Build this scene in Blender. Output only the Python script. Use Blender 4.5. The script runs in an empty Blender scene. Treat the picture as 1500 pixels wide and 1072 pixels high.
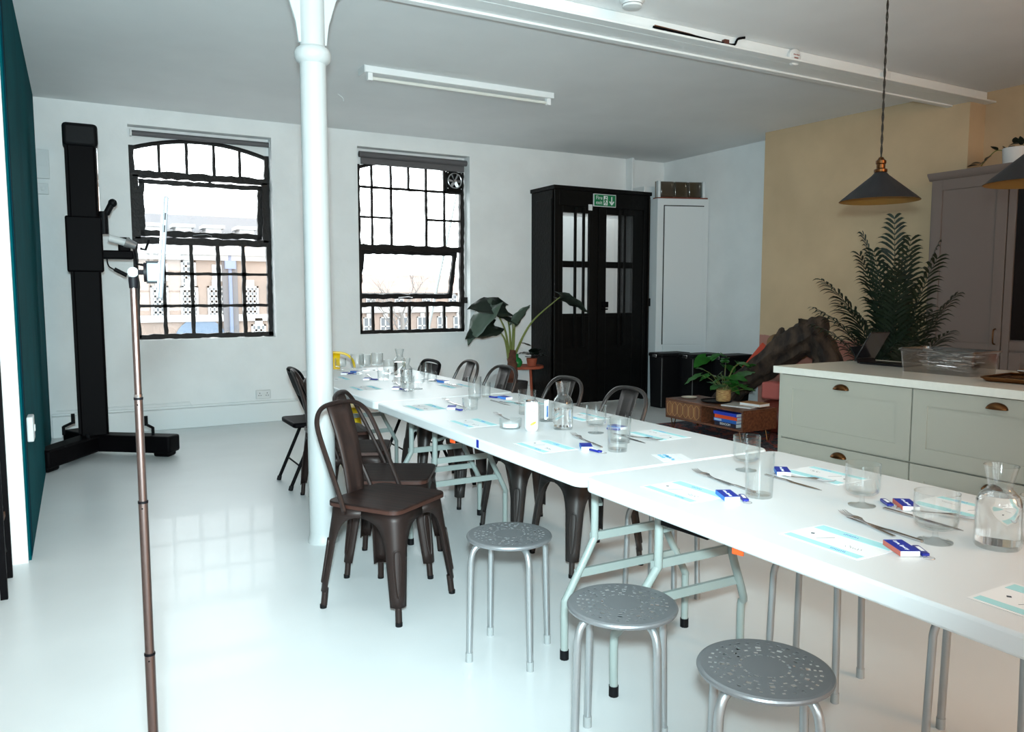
import bpy, math, random
from mathutils import Vector, Matrix
random.seed(7)
PI = math.pi
SC = bpy.context.scene
COL = SC.collection

def lin(c):
    return tuple((x/12.92 if x <= .04045 else ((x+.055)/1.055)**2.4) for x in c)
def rgb(r, g, b):
    return lin((r/255, g/255, b/255))

# ------------------------------------------------------------------ camera
F, CX, CY, CAMZ = 1140., 750., 536., 1.33
PITCH, YAW = math.radians(5.2624), math.radians(29.2068)
fw = Vector((math.sin(YAW)*math.cos(PITCH), math.cos(YAW)*math.cos(PITCH), -math.sin(PITCH)))
rt = Vector((math.cos(YAW), -math.sin(YAW), 0)); up = rt.cross(fw)
cam = bpy.data.cameras.new('camera'); cam.lens = 36*F/1500; cam.sensor_width = 36
cam.clip_start = .05; cam.clip_end = 400
co = bpy.data.objects.new('camera', cam); COL.objects.link(co)
m = Matrix((rt, up, -fw)).transposed().to_4x4(); m.translation = (0, 0, CAMZ)
co.matrix_world = m; SC.camera = co

# ------------------------------------------------------------------ world, lights, exposure
w = bpy.data.worlds.new('overcast_sky'); SC.world = w; w.use_nodes = True
bg = w.node_tree.nodes['Background']
bg.inputs[0].default_value = (.93, .985, 1.0, 1); bg.inputs[1].default_value = 5.3
def spot(name, loc, target, power, size, blend, radius, color):
    l = bpy.data.lights.new(name, 'SPOT'); l.energy = power; l.spot_size = math.radians(size)
    l.spot_blend = blend; l.shadow_soft_size = radius; l.color = color
    o = bpy.data.objects.new(name, l); COL.objects.link(o); o.location = loc
    o.rotation_euler = (Vector(target)-Vector(loc)).to_track_quat('-Z', 'Y').to_euler()
    return o
# the camera's own flash, just above the lens
spot('camera_flash', (-.01, -.02, 1.48), (2.1, 7.0, 1.75), 920, 105, 1.0, .05, (.75, 1.0, 1.06))
wl = bpy.data.lights.new('warm_fill_light', 'POINT'); wl.energy = 130; wl.shadow_soft_size = .35; wl.color = (1.0, .55, .28)  # added warm fill out of view, tints the shadows on the right
wo = bpy.data.objects.new('warm_fill_light', wl); COL.objects.link(wo); wo.location = (3.6, -2.2, 2.65)
SC.view_settings.view_transform = 'Standard'; SC.view_settings.look = 'None'
SC.view_settings.gamma = 1; SC.view_settings.use_curve_mapping = False
SC.view_settings.exposure = .12
SC.cycles.max_bounces = 14; SC.cycles.transparent_max_bounces = 40; SC.cycles.transmission_bounces = 12
SC.cycles.sample_clamp_indirect = 6; SC.cycles.use_denoising = True

# ------------------------------------------------------------------ materials
def mat(name, color, rough=.5, metal=0, noise=0, nscale=8, bump=0, bscale=60, color2=None, coat=0, stretch=None, spec=.5):
    M = bpy.data.materials.new(name); M.use_nodes = True
    N = M.node_tree.nodes; L = M.node_tree.links; b = N['Principled BSDF']
    b.inputs['Base Color'].default_value = (*color, 1); b.inputs['Roughness'].default_value = rough
    b.inputs['Metallic'].default_value = metal; b.inputs['Coat Weight'].default_value = coat
    b.inputs['Specular IOR Level'].default_value = spec
    if noise or color2 or bump:
        tc = N.new('ShaderNodeTexCoord'); mp = N.new('ShaderNodeMapping')
        L.new(tc.outputs['Object'], mp.inputs[0])
        if stretch: mp.inputs['Scale'].default_value = stretch
    if noise or color2:
        t = N.new('ShaderNodeTexNoise'); t.inputs['Scale'].default_value = nscale; t.inputs['Detail'].default_value = 6
        L.new(mp.outputs[0], t.inputs[0])
        r = N.new('ShaderNodeValToRGB'); c2 = color2 or tuple(x*(1-noise) for x in color)
        r.color_ramp.elements[0].position = .36; r.color_ramp.elements[1].position = .64
        r.color_ramp.elements[0].color = (*c2, 1); r.color_ramp.elements[1].color = (*color, 1)
        L.new(t.outputs[0], r.inputs[0]); L.new(r.outputs[0], b.inputs['Base Color'])
    if bump:
        t2 = N.new('ShaderNodeTexNoise'); t2.inputs['Scale'].default_value = bscale; t2.inputs['Detail'].default_value = 4
        L.new(mp.outputs[0], t2.inputs[0]); bp = N.new('ShaderNodeBump'); bp.inputs['Strength'].default_value = bump
        bp.inputs['Distance'].default_value = .01
        L.new(t2.outputs[0], bp.inputs['Height']); L.new(bp.outputs[0], b.inputs['Normal'])
    return M
def thin_glass(name, tint=(.97, .985, .985), base=.035, edge=.55, rough=.02, power=3.0, gcol=(1, 1, 1), dark=None):
    M = bpy.data.materials.new(name); M.use_nodes = True
    N = M.node_tree.nodes; L = M.node_tree.links; N.clear()
    out = N.new('ShaderNodeOutputMaterial'); mx = N.new('ShaderNodeMixShader')
    tr = N.new('ShaderNodeBsdfTransparent'); tr.inputs[0].default_value = (*tint, 1)
    gl = N.new('ShaderNodeBsdfGlossy'); gl.inputs['Roughness'].default_value = rough; gl.inputs[0].default_value = (*gcol, 1)
    lw = N.new('ShaderNodeLayerWeight'); lw.inputs[0].default_value = .5
    pw = N.new('ShaderNodeMath'); pw.operation = 'POWER'; pw.inputs[1].default_value = power
    ma = N.new('ShaderNodeMath'); ma.operation = 'MULTIPLY_ADD'; ma.inputs[1].default_value = edge; ma.inputs[2].default_value = base
    if dark:      # longer path through the wall at grazing angles absorbs more
        p2 = N.new('ShaderNodeMath'); p2.operation = 'POWER'; p2.inputs[1].default_value = 2.2; L.new(lw.outputs['Facing'], p2.inputs[0])
        mc = N.new('ShaderNodeMix'); mc.data_type = 'RGBA'; mc.inputs[6].default_value = (*tint, 1); mc.inputs[7].default_value = (*dark, 1)
        L.new(p2.outputs[0], mc.inputs[0]); L.new(mc.outputs[2], tr.inputs[0])
    L.new(lw.outputs['Facing'], pw.inputs[0]); L.new(pw.outputs[0], ma.inputs[0]); L.new(ma.outputs[0], mx.inputs[0])
    L.new(tr.outputs[0], mx.inputs[1]); L.new(gl.outputs[0], mx.inputs[2]); L.new(mx.outputs[0], out.inputs[0])
    return M
def water_mat():
    M = bpy.data.materials.new('water'); M.use_nodes = True
    N = M.node_tree.nodes; L = M.node_tree.links; N.clear()
    out = N.new('ShaderNodeOutputMaterial'); g = N.new('ShaderNodeBsdfGlass'); g.inputs['IOR'].default_value = 1.33
    g.inputs['Roughness'].default_value = 0; L.new(g.outputs[0], out.inputs[0]); return M
def zsplit(name, low, high, zcut, var=.12):
    """wall paint that changes colour at a ragged height"""
    M = mat(name, high, .9, bump=.25, bscale=14)
    N = M.node_tree.nodes; L = M.node_tree.links; b = N['Principled BSDF']
    tc = N.new('ShaderNodeTexCoord'); sp = N.new('ShaderNodeSeparateXYZ'); L.new(tc.outputs['Object'], sp.inputs[0])
    nz = N.new('ShaderNodeTexNoise'); nz.inputs['Scale'].default_value = 5; nz.inputs['Detail'].default_value = 8; L.new(tc.outputs['Object'], nz.inputs[0])
    a = N.new('ShaderNodeMath'); a.operation = 'MULTIPLY_ADD'; a.inputs[1].default_value = var
    L.new(nz.outputs[0], a.inputs[0]); L.new(sp.outputs['Z'], a.inputs[2])
    g = N.new('ShaderNodeMath'); g.operation = 'GREATER_THAN'; g.inputs[1].default_value = zcut+var*.5; L.new(a.outputs[0], g.inputs[0])
    n2 = N.new('ShaderNodeTexNoise'); n2.inputs['Scale'].default_value = 1.6; n2.inputs['Detail'].default_value = 5; L.new(tc.outputs['Object'], n2.inputs[0])
    r = N.new('ShaderNodeValToRGB'); r.color_ramp.elements[0].position = .3; r.color_ramp.elements[1].position = .7
    r.color_ramp.elements[0].color = (*tuple(x*.8 for x in high), 1); r.color_ramp.elements[1].color = (*high, 1); L.new(n2.outputs[0], r.inputs[0])
    mx = N.new('ShaderNodeMix'); mx.data_type = 'RGBA'; L.new(g.outputs[0], mx.inputs[0])
    mx.inputs[6].default_value = (*low, 1); L.new(r.outputs[0], mx.inputs[7]); L.new(mx.outputs[2], b.inputs['Base Color'])
    return M
def mat_wood(name, a, b2, rough=.45, axis=1, scale=1, coat=0):
    st = [30, 30, 30]; st[axis] = 2.2
    return mat(name, a, rough, color2=b2, nscale=1.6*scale, stretch=tuple(st), bump=.15, bscale=2*scale, coat=coat)

WHITEWALL = mat('white_wall_paint', (.86, .88, .88), .75, noise=.05, nscale=3, bump=.35, bscale=9)
CEILM = mat('ceiling_paint', (.86, .87, .87), .9, noise=.06, nscale=1.2, bump=.15, bscale=6)
FLOORM = mat('floor_paint', (.76, .78, .78), .36, noise=.06, nscale=1.4, bump=.08, bscale=4, coat=.08)
GLOSSW = mat('white_gloss_paint', (.80, .83, .83), .35, bump=.12, bscale=25)
TEAL = mat('teal_paint', rgb(0, 82, 90), .9, noise=.25, nscale=2, bump=.15, bscale=8, spec=.06)
TAN = zsplit('tan_and_pink_plaster', rgb(176, 124, 112), rgb(206, 182, 148), .87)
BLACKP = mat('black_window_paint', (.012, .011, .011), .45, bump=.5, bscale=45, spec=.2)
BLACKD = mat('black_door_paint', (.004, .004, .004), .4, bump=.35, bscale=30, spec=.14)
BLACKM = mat('black_metal', (.003, .0024, .003), .55, spec=.06)
BLACKPL = mat('black_plastic', (.006, .006, .007), .5, spec=.13)
CHROME = mat('chrome', (.75, .75, .76), .12, 1)
STEEL = mat('brushed_steel', (.56, .54, .54), .22, 1)
SILVER = mat('silver_paint', (.42, .44, .45), .33, .75)
SILVERTOP = mat('silver_seat_paint', (.27, .275, .285), .38, .6)
BRONZE = mat('bronze_metal', (.024, .014, .012), .45, .3, spec=.35)
BRONZE2 = mat('bronze_metal_grey', (.04, .033, .031), .38, .45)
DWOOD = mat_wood('dark_seat_wood', (.028, .012, .009), (.011, .005, .004), .5, 1, 1, 0); DWOOD.node_tree.nodes['Principled BSDF'].inputs['Specular IOR Level'].default_value = .3
SEDGE = mat('seat_wood_edge', (.05, .018, .012), .35)
TABLEM = mat('table_plastic', (.71, .745, .755), .38, bump=.03, bscale=120)
LEGGREY = mat('grey_green_leg_paint', rgb(150, 160, 156), .4)
YELLOW = mat('yellow_paint', rgb(240, 200, 15), .4)
GLASS = thin_glass('drinking_glass', (.975, .985, .985), .03, .62, .03, 2.6, dark=(.82, .86, .87))
PANE = thin_glass('window_pane', (.97, .98, .98), .03, .35)
PLASTICBOX = thin_glass('clear_plastic', (.80, .80, .80), .06, .5, .18)
WATER = water_mat()
PAPER = mat('white_paper', (.82, .85, .86), .8)
TEALPR = mat('teal_print', rgb(168, 222, 226), .8)
BLUEPR = mat('blue_print', rgb(60, 120, 200), .8)
INK = mat('dark_print', rgb(60, 70, 80), .8)
BLUEBOX = mat('blue_card', rgb(16, 40, 150), .5)
SALMON = mat('striker_strip', rgb(205, 110, 95), .8)
WHITECARD = mat('white_card', (.85, .85, .85), .6)
BLUEPL = mat('blue_plastic', rgb(12, 30, 130), .3)
CAPM = mat('grey_rubber_cap', (.34, .36, .36), .6)
IRON = mat('column_paint', (.52, .55, .55), .4, bump=.1, bscale=25)
CUPB = mat('cupboard_white', (.66, .71, .73), .5)
CABG = mat('kitchen_cabinet_paint', rgb(170, 168, 156), .5)
CABD = mat('tall_cabinet_paint', rgb(112, 100, 94), .5)
QUARTZ = mat('worktop_stone', rgb(226, 224, 214), .12, noise=.04, nscale=40)
BRASS = mat('aged_brass', rgb(104, 70, 42), .3, 1)
WALNUT = mat_wood('walnut', rgb(120, 74, 50), rgb(84, 50, 34), .4, 1)
BIRCH = mat('pale_line', rgb(190, 150, 100), .5)
NAVY = mat('lamp_navy', rgb(16, 17, 22), .6)
LAMPIN = mat('lamp_inside', rgb(120, 84, 30), .5)
CORDM = mat('braided_cord', rgb(40, 34, 28), .8)
LEAFD = mat('dark_leaf', rgb(24, 38, 29), .35, noise=.3, nscale=6)
LEAFUN = mat('pale_leaf', rgb(74, 92, 80), .45)
LEAFG = mat('green_leaf', rgb(44, 110, 40), .4, noise=.3, nscale=20)
PALMG = mat('palm_leaf', rgb(22, 38, 22), .45, noise=.4, nscale=10)
STEMG = mat('stem_green', rgb(110, 120, 60), .5)
BARKM = mat('plant_bark', rgb(100, 56, 38), .8, noise=.5, nscale=20, bump=.6)
TERRA = mat('terracotta', rgb(150, 70, 45), .7)
BASKET = mat('woven_pot', rgb(196, 168, 110), .8, color2=rgb(150, 105, 70), nscale=30, stretch=(1, 1, 6), bump=.6)
DRIFT = mat('driftwood', rgb(74, 58, 46), .8, color2=rgb(30, 22, 18), nscale=4, stretch=(3, 3, 1), bump=.9, bscale=14)
LEATHER = mat('oxblood_leather', rgb(120, 52, 40), .45, noise=.35, nscale=6, bump=.3, bscale=12)
PINKB = mat('pink_fabric', rgb(190, 100, 92), .8)
TANC = mat('tan_canvas', rgb(140, 108, 72), .8, noise=.2)
ORANGE = mat('orange_plastic', rgb(225, 80, 30), .4)
BRICKM = mat('far_brick', (.29, .225, .19), .9, color2=(.23, .185, .16), nscale=.7)
STONEM = mat('far_stone', (.42, .42, .42), .9)
SLATE = mat('far_slate', (.13, .13, .14), .9)
SIGNG = mat('sign_green', rgb(0, 120, 72), .5)
DULLW = mat('dull_white_plastic', (.72, .74, .74), .45)
GREYBL = mat('grey_blind', rgb(92, 90, 92), .6)
def rug_mat():
    M = mat('rug_weave', (.05, .05, .07), .95); N = M.node_tree.nodes; L = M.node_tree.links
    tc = N.new('ShaderNodeTexCoord'); t = N.new('ShaderNodeTexVoronoi'); t.inputs['Scale'].default_value = 5
    n = N.new('ShaderNodeTexNoise'); n.inputs['Scale'].default_value = 4; n.inputs['Detail'].default_value = 3
    L.new(tc.outputs['Object'], n.inputs[0]); L.new(n.outputs['Color'], t.inputs[0])
    r = N.new('ShaderNodeValToRGB'); e = r.color_ramp; e.interpolation = 'CONSTANT'
    e.elements[0].color = (*rgb(40, 42, 56), 1); e.elements[1].position = .55; e.elements[1].color = (*rgb(150, 74, 62), 1)
    for p, c in ((.3, rgb(88, 84, 90)), (.42, rgb(52, 44, 58)), (.7, rgb(62, 60, 76))):
        x = e.elements.new(p); x.color = (*c, 1)
    L.new(t.outputs['Distance'], r.inputs[0]); L.new(r.outputs[0], N['Principled BSDF'].inputs['Base Color']); return M
RUG = rug_mat()

# ------------------------------------------------------------------ mesh builder
def smooth_path(pts, n=5, closed=False):
    P = [Vector(p) for p in pts]; out = []; k = len(P)
    for i in range(k if closed else k-1):
        if closed: a, b, c, d = P[i-1], P[i], P[(i+1) % k], P[(i+2) % k]
        else: a, b, c, d = P[max(i-1, 0)], P[i], P[i+1], P[min(i+2, k-1)]
        for j in range(n):
            t = j/n
            out.append(.5*((2*b)+(c-a)*t+(2*a-5*b+4*c-d)*t*t+(3*b-a-3*c+d)*t**3))
    if not closed: out.append(P[-1])
    return out
class MB:
    def __init__(s): s.v = []; s.f = []; s.mi = []; s.cm = 0
    def add(s, vs, fs):
        o = len(s.v); s.v += [tuple(v) for v in vs]; s.f += [[i+o for i in f] for f in fs]; s.mi += [s.cm]*len(fs); return s
    def box(s, c, d, rz=0, M=None):
        x, y, z = d[0]/2, d[1]/2, d[2]/2
        vs = [Vector((a, b, e)) for e in (-z, z) for a, b in ((-x, -y), (x, -y), (x, y), (-x, y))]
        R = M or Matrix.Rotation(rz, 3, 'Z')
        return s.add([R @ v+Vector(c) for v in vs], [(3, 2, 1, 0), (4, 5, 6, 7), (0, 1, 5, 4), (1, 2, 6, 5), (2, 3, 7, 6), (3, 0, 4, 7)])
    def bb(s, x0, x1, y0, y1, z0, z1):
        return s.box(((x0+x1)/2, (y0+y1)/2, (z0+z1)/2), (abs(x1-x0), abs(y1-y0), abs(z1-z0)))
    def bar(s, p, q, w_, h, upv=(0, 0, 1)):
        p, q = Vector(p), Vector(q); d = q-p; y = d.normalized(); x = y.cross(Vector(upv))
        if x.length < 1e-4: x = y.cross(Vector((1, 0, 0)))
        x.normalize(); z = x.cross(y)
        return s.box((p+q)/2, (w_, d.length, h), M=Matrix((x, y, z)).transposed())
    def tube(s, pts, r, n=8, closed=False, flat=1):
        P = [Vector(p) for p in pts]; k = len(P); R = r if isinstance(r, (list, tuple)) else [r]*k
        vs = []; prev = None
        for i in range(k):
            a = P[i-1] if (i or closed) else P[0]; b = P[(i+1) % k] if (i < k-1 or closed) else P[-1]
            t = (b-a).normalized()
            if prev is None:
                u = t.cross(Vector((0, 0, 1)))
                if u.length < .1: u = t.cross(Vector((1, 0, 0)))
            else: u = prev-t*prev.dot(t)
            u.normalize(); prev = u; v = t.cross(u)
            for j in range(n):
                an = 2*PI*j/n; vs.append(P[i]+u*(R[i]*math.cos(an))+v*(R[i]*flat*math.sin(an)))
        fs = [(i*n+j, i*n+(j+1) % n, ((i+1) % k)*n+(j+1) % n, ((i+1) % k)*n+j) for i in range(k if closed else k-1) for j in range(n)]
        if not closed: fs += [tuple(range(n))[::-1], tuple(range((k-1)*n, k*n))]
        return s.add(vs, fs)
    def lathe(s, prof, n=24, c=(0, 0, 0), close=False):
        vs = []; k = len(prof)
        for r, z in prof:
            for j in range(n): vs.append((c[0]+r*math.cos(2*PI*j/n), c[1]+r*math.sin(2*PI*j/n), c[2]+z))
        fs = [(i*n+j, i*n+(j+1) % n, (i+1)*n+(j+1) % n, (i+1)*n+j) for i in range(k-1) for j in range(n)]
        return s.add(vs, fs)
    def prism(s, poly, z0, z1, M=None, off=(0, 0, 0)):
        k = len(poly); M = M or Matrix.Identity(3); o = Vector(off)
        vs = [M @ Vector((p[0], p[1], z))+o for z in (z0, z1) for p in poly]
        fs = [tuple(range(k))[::-1], tuple(range(k, 2*k))]+[(i, (i+1) % k, (i+1) % k+k, i+k) for i in range(k)]
        return s.add(vs, fs)
    def ball(s, c, r, n=10, sz=1):
        pr = [(r*math.sin(PI*i/n)+1e-5, -r*sz*math.cos(PI*i/n)) for i in range(n+1)]
        return s.lathe(pr, n*2, c)
    def build(s, name, mats, parent=None, loc=(0, 0, 0), rz=0, bevel=0, solid=0, sub=0, seg=2, flat=False):
        me = bpy.data.meshes.new(name); me.from_pydata(s.v, [], s.f)
        mats = mats if isinstance(mats, (list, tuple)) else [mats]
        for x in mats: me.materials.append(x)
        me.polygons.foreach_set('material_index', s.mi)
        if not flat:
            me.polygons.foreach_set('use_smooth', [True]*len(me.polygons)); me.set_sharp_from_angle(angle=math.radians(38))
        me.update()
        return link(name, me, parent, loc, rz, bevel, solid, sub, seg)
def link(name, me, parent=None, loc=(0, 0, 0), rz=0, bevel=0, solid=0, sub=0, seg=2):
    o = bpy.data.objects.new(name, me); COL.objects.link(o); o.parent = parent
    o.location = loc; o.rotation_euler = (0, 0, rz)
    if solid:
        q = o.modifiers.new('solid', 'SOLIDIFY'); q.thickness = solid; q.offset = 0
    if sub:
        q = o.modifiers.new('sub', 'SUBSURF'); q.levels = sub; q.render_levels = sub
    if bevel:
        q = o.modifiers.new('bevel', 'BEVEL'); q.width = bevel; q.segments = seg; q.limit_method = 'ANGLE'; q.angle_limit = .6
    return o
def tag(o, label=None, cat=None, group=None, kind=None):
    for k, v in (('label', label), ('category', cat), ('group', group), ('kind', kind)):
        if v: o[k] = v
    return o
def thing(name, label, cat, loc=(0, 0, 0), rz=0, group=None):
    o = bpy.data.objects.new(name, None); COL.objects.link(o); o.location = loc; o.rotation_euler = (0, 0, rz)
    o.empty_display_size = .05
    return tag(o, label, cat, group)
def st(o): o['kind'] = 'structure'; return o
def sempty(name, loc=(0, 0, 0)):
    o = bpy.data.objects.new(name, None); COL.objects.link(o); o.location = loc; return st(o)
def kids(o): return [c for c in o.children]
def copy_tree(o, parent=None):
    c = o.copy(); COL.objects.link(c); c.parent = parent
    for ch in kids(o): copy_tree(ch, c)
    return c
def place(proto, used, loc, rz, label, group=None):
    o = proto if not used else copy_tree(proto)
    used.append(1); o.location = loc; o.rotation_euler = (0, 0, rz); o['label'] = label
    if group: o['group'] = group
    return o
def text_mesh(s, size, extr=.0006, align='CENTER'):
    cu = bpy.data.curves.new('lettering', 'FONT'); cu.body = s; cu.size = size; cu.extrude = extr
    cu.align_x = align; cu.align_y = 'CENTER'; cu.resolution_u = 3
    ob = bpy.data.objects.new('lettering', cu); COL.objects.link(ob)
    dg = bpy.context.evaluated_depsgraph_get(); dg.update()
    me = bpy.data.meshes.new_from_object(ob.evaluated_get(dg)); bpy.data.objects.remove(ob); bpy.data.curves.remove(cu)
    me.materials.clear(); return me
def text(s, size, mt, parent, M, extr=.0006, name='lettering', align='CENTER', fn=None):
    me = text_mesh(s, size, extr, align); me.materials.append(mt)
    if fn:
        for v in me.vertices: v.co = fn(v.co)
    else: me.transform(M)
    o = link(name, me, parent); return o
def frame3(x, y, loc):
    x, y = Vector(x).normalized(), Vector(y).normalized(); z = x.cross(y)
    M = Matrix((x, y, z)).transposed().to_4x4(); M.translation = loc; return M
def rrect(hx, hy, r, n=5, cx=0, cy=0):
    out = []
    for sx, sy, a0 in ((1, -1, -90), (1, 1, 0), (-1, 1, 90), (-1, -1, 180)):
        for i in range(n+1):
            a = math.radians(a0+90*i/n); out.append((cx+sx*(hx-r)+r*math.cos(a), cy+sy*(hy-r)+r*math.sin(a)))
    return out

# ================================================================== THE ROOM
CEIL = 3.09; YW = 8.33; YB = -3.2; XL = -3.0
MB().bb(XL, 7.5, YB, YW+1.6, -.1, 0).build('floor', FLOORM); st(bpy.data.objects['floor'])
st(MB().bb(XL-.2, 7.6, YB-.2, YW+.6, CEIL, CEIL+.15).build('ceiling', CEILM))
def wall_with_holes(name, axis, a0, a1, t0, t1, holes, mt, H=CEIL):
    """wall running along axis ('x' or 'y'), thickness t0..t1, holes = (lo, hi, z0, z1)"""
    b = MB(); cur = a0
    def seg(lo, hi, z0, z1):
        if hi-lo > 1e-4 and z1-z0 > 1e-4:
            b.bb(lo, hi, t0, t1, z0, z1) if axis == 'x' else b.bb(t0, t1, lo, hi, z0, z1)
    for lo, hi, z0, z1 in sorted(holes):
        seg(cur, lo, 0, H); seg(lo, hi, 0, z0); seg(lo, hi, z1, H); cur = hi
    seg(cur, a1, 0, H)
    return st(b.build(name, mt))
W1 = (.50, 1.825, .885, 2.93); W2 = (2.735, 4.09, .885, 2.93)
wall_with_holes('wall_back', 'x', XL, 7.4, YW, YW+.34, [W1, W2, (5.03, 6.80, 0.0, 2.35)], WHITEWALL)
# unseen rear and left walls; rear windows added to let in ambient daylight
wall_with_holes('wall_front', 'x', XL, 7.5, YB-.3, YB, [(-2.8, -1.3, .9, 2.85), (-1.0, .5, .9, 2.85), (.8, 2.3, .9, 2.85)], WHITEWALL)
wall_with_holes('wall_left', 'y', YB, YW, XL-.3, XL, [], WHITEWALL)
n = 2
for ax, lo in (('x', -2.8), ('x', -1.0), ('x', .8)):
    n += 1; we = sempty('window_%d' % n); b = MB(); p = MB()
    for i in range(5):
        c = lo+.02+i*.365
        b.bb(c-.02, c+.02, YB-.2, YB-.15, .9, 2.85) if ax == 'x' else b.bb(XL-.2, XL-.15, c-.02, c+.02, .9, 2.85)
    for i in range(5):
        c = .92+i*.4775
        b.bb(lo, lo+1.5, YB-.2, YB-.15, c-.02, c+.02) if ax == 'x' else b.bb(XL-.2, XL-.15, lo, lo+1.5, c-.02, c+.02)
    b.build('window_frame', BLACKP, we)
# right wall: white stretch, then the tan chimney breast, then the wall behind the tall cabinet
st(MB().bb(7.0, 7.3, 6.0, YW, 0, CEIL).build('wall_right', WHITEWALL))
st(MB().prism([(6.67, 6.25), (6.82, 4.09), (7.4, 4.09), (7.4, 6.25)], 0, CEIL).build('wall_chimney', TAN))
st(MB().bb(7.05, 7.35, YB, 4.09, 0, CEIL).build('wall_right_kitchen', TAN))
# teal partition with a white end
pt = sempty('wall_partition')
MB().bb(-.40, -.25, 4.50, 8.26, 0, CEIL).build('wall_body', TEAL, pt)
MB().bb(-.415, -.262, 4.46, 4.498, 0, CEIL).build('wall_end', WHITEWALL, pt)
MB().bb(-.252, -.246, 4.50, 4.62, .02, CEIL).build('edge_strip', mat('deep_teal', rgb(0, 48, 60), .9, spec=.05), pt)
# baseboard ledge along the back wall
b = MB(); b.bb(-.24, 4.9, YW-.05, YW, 0, .20); b.bb(-.24, 4.9, YW-.022, YW, .20, .225)
st(b.build('baseboard_back', GLOSSW, bevel=.006))
b = MB(); b.tube([(-.2, YW-.03, .25), (.95, YW-.03, .26), (.97, YW-.03, .22)], .006, 6); st(b.build('trim_1', GLOSSW))
# ceiling beam: web, flanges
bm = sempty('beam')
MB().bb(XL, 7.05, 4.20, 4.40, 2.985, CEIL).build('beam_body', GLOSSW, bm, bevel=.006)
MB().bb(XL, 7.05, 4.12, 4.20, 2.985, 3.0).build('flange', GLOSSW, bm, bevel=.003)
MB().bb(XL, 7.05, 4.36, 4.415, 2.972, 2.990).build('flange', GLOSSW, bm, bevel=.003)
bm.location.y = -.12
# cast iron column
col = sempty('column', (1.115, 4.085, 0))
b = MB(); b.lathe([(.082, 0), (.082, .015), (.074, .03), (.0715, .06), (.066, 2.5)], 40); b.build('shaft', IRON, col)
MB().lathe([(.066, 2.5), (.085, 2.515), (.092, 2.535), (.092, 2.555), (.083, 2.575), (.066, 2.585)], 40).build('collar', IRON, col)
MB().lathe([(.063, 2.58), (.063, 2.985)], 40).build('neck', IRON, col)
for sx in (-1, 1):
    poly = [(.05*sx, 2.60), (.072*sx, 2.60), (.085*sx, 2.70), (.125*sx, 2.83), (.20*sx, 2.93), (.30*sx, 2.985), (.05*sx, 2.985)]
    MB().prism(poly, -.014, .014, Matrix(((1, 0, 0), (0, 0, 1), (0, 1, 0)))).build('bracket', IRON, col, bevel=.004)

# ------------------------------------------------------------------ windows
YF = YW+.15       # plane of the glazing
def pane_box(x0, x1, z0, z1, parent, y=YF+.012):
    return MB().bb(x0, x1, y-.002, y+.002, z0, z1).build('pane', PANE, parent, flat=True)
def wavybar(b, p, q, w_, d):
    """hand painted glazing bar with slightly uneven edges"""
    p, q = Vector(p), Vector(q); n = max(2, int((q-p).length/.05)); L_ = (q-p)
    side = Vector((L_.z, 0, -L_.x)).normalized(); pv = None; vs = []
    for i in range(n+1):
        c = p+L_*(i/n); a = w_*(.5+random.uniform(-.10, .16)); e = w_*(.5+random.uniform(-.10, .16))
        if i in (0, n): a = e = w_*.5
        vs += [c+side*a+Vector((0, -d/2, 0)), c-side*e+Vector((0, -d/2, 0)), c-side*e+Vector((0, d/2, 0)), c+side*a+Vector((0, d/2, 0))]
    fs = [(0, 1, 2, 3), tuple(range(4*n, 4*n+4))[::-1]]
    for i in range(n):
        for j in range(4): fs.append((4*i+j, 4*i+4+j, 4*i+4+(j+1) % 4, 4*i+(j+1) % 4))
    b.add(vs, fs)
def wbar(name, p, q, w_, d, parent):
    b = MB(); wavybar(b, (p[0], YF, p[1]), (q[0], YF, q[1]), w_, d); return b.build(name, BLACKP, parent)
def arc_z(x, x0, x1, zs, rise):
    t = (x-(x0+x1)/2)/((x1-x0)/2); return zs+rise*(1-t*t)
def arch_panel(x0, x1, ox0, ox1, zs, rise, ztop, parent):
    b = MB(); xs = [x0+(x1-x0)*i/16 for i in range(17)]
    poly = [(ox0, ztop), (ox0, zs), ]+[(x, arc_z(x, x0, x1, zs, rise)) for x in xs]+[(ox1, zs), (ox1, ztop)]
    b.prism(poly, YF-.01, YW+.34, Matrix(((1, 0, 0), (0, 0, 1), (0, 1, 0)))); return b.build('arch_head', WHITEWALL, parent)
w1 = sempty('window_1')
arch_panel(.515, 1.82, W1[0], W1[1], 2.745, .115, W1[3], w1)
x0, x1 = .53, 1.80
wbar('side_frame', (x0, .90), (x0, 2.76), .045, .05, w1); wbar('side_frame', (x1, .90), (x1, 2.76), .045, .05, w1)
wbar('bottom_frame', (x0-.02, .91), (x1+.02, .91), .045, .05, w1)
b = MB(); xs = [x0+(x1-x0)*i/14 for i in range(15)]
b.tube([(x, YF, arc_z(x, .515, 1.82, 2.73, .115)) for x in xs], .022, 8); b.build('arched_frame', BLACKP, w1)
wbar('transom', (x0, 2.495), (x1, 2.495), .06, .06, w1)
wbar('transom', (x0, 1.855), (x1, 1.855), .06, .06, w1)
wbar('side_frame', (.56, 1.87), (.56, 2.48), .05, .06, w1); wbar('side_frame', (1.775, 1.87), (1.775, 2.48), .055, .06, w1)
for x in (.775, 1.027, 1.285, 1.535): wbar('glazing_bar', (x, 2.52), (x, arc_z(x, .515, 1.82, 2.73, .115)), .026, .03, w1)
for x in (.778, 1.037, 1.293, 1.541): wbar('glazing_bar', (x, .92), (x, 1.84), .034, .03, w1)
for z in (1.536, 1.215): wbar('glazing_bar', (x0, z), (x1, z), .028, .03, w1)
vx = [.55, .775, 1.027, 1.285, 1.535, 1.78]
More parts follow.
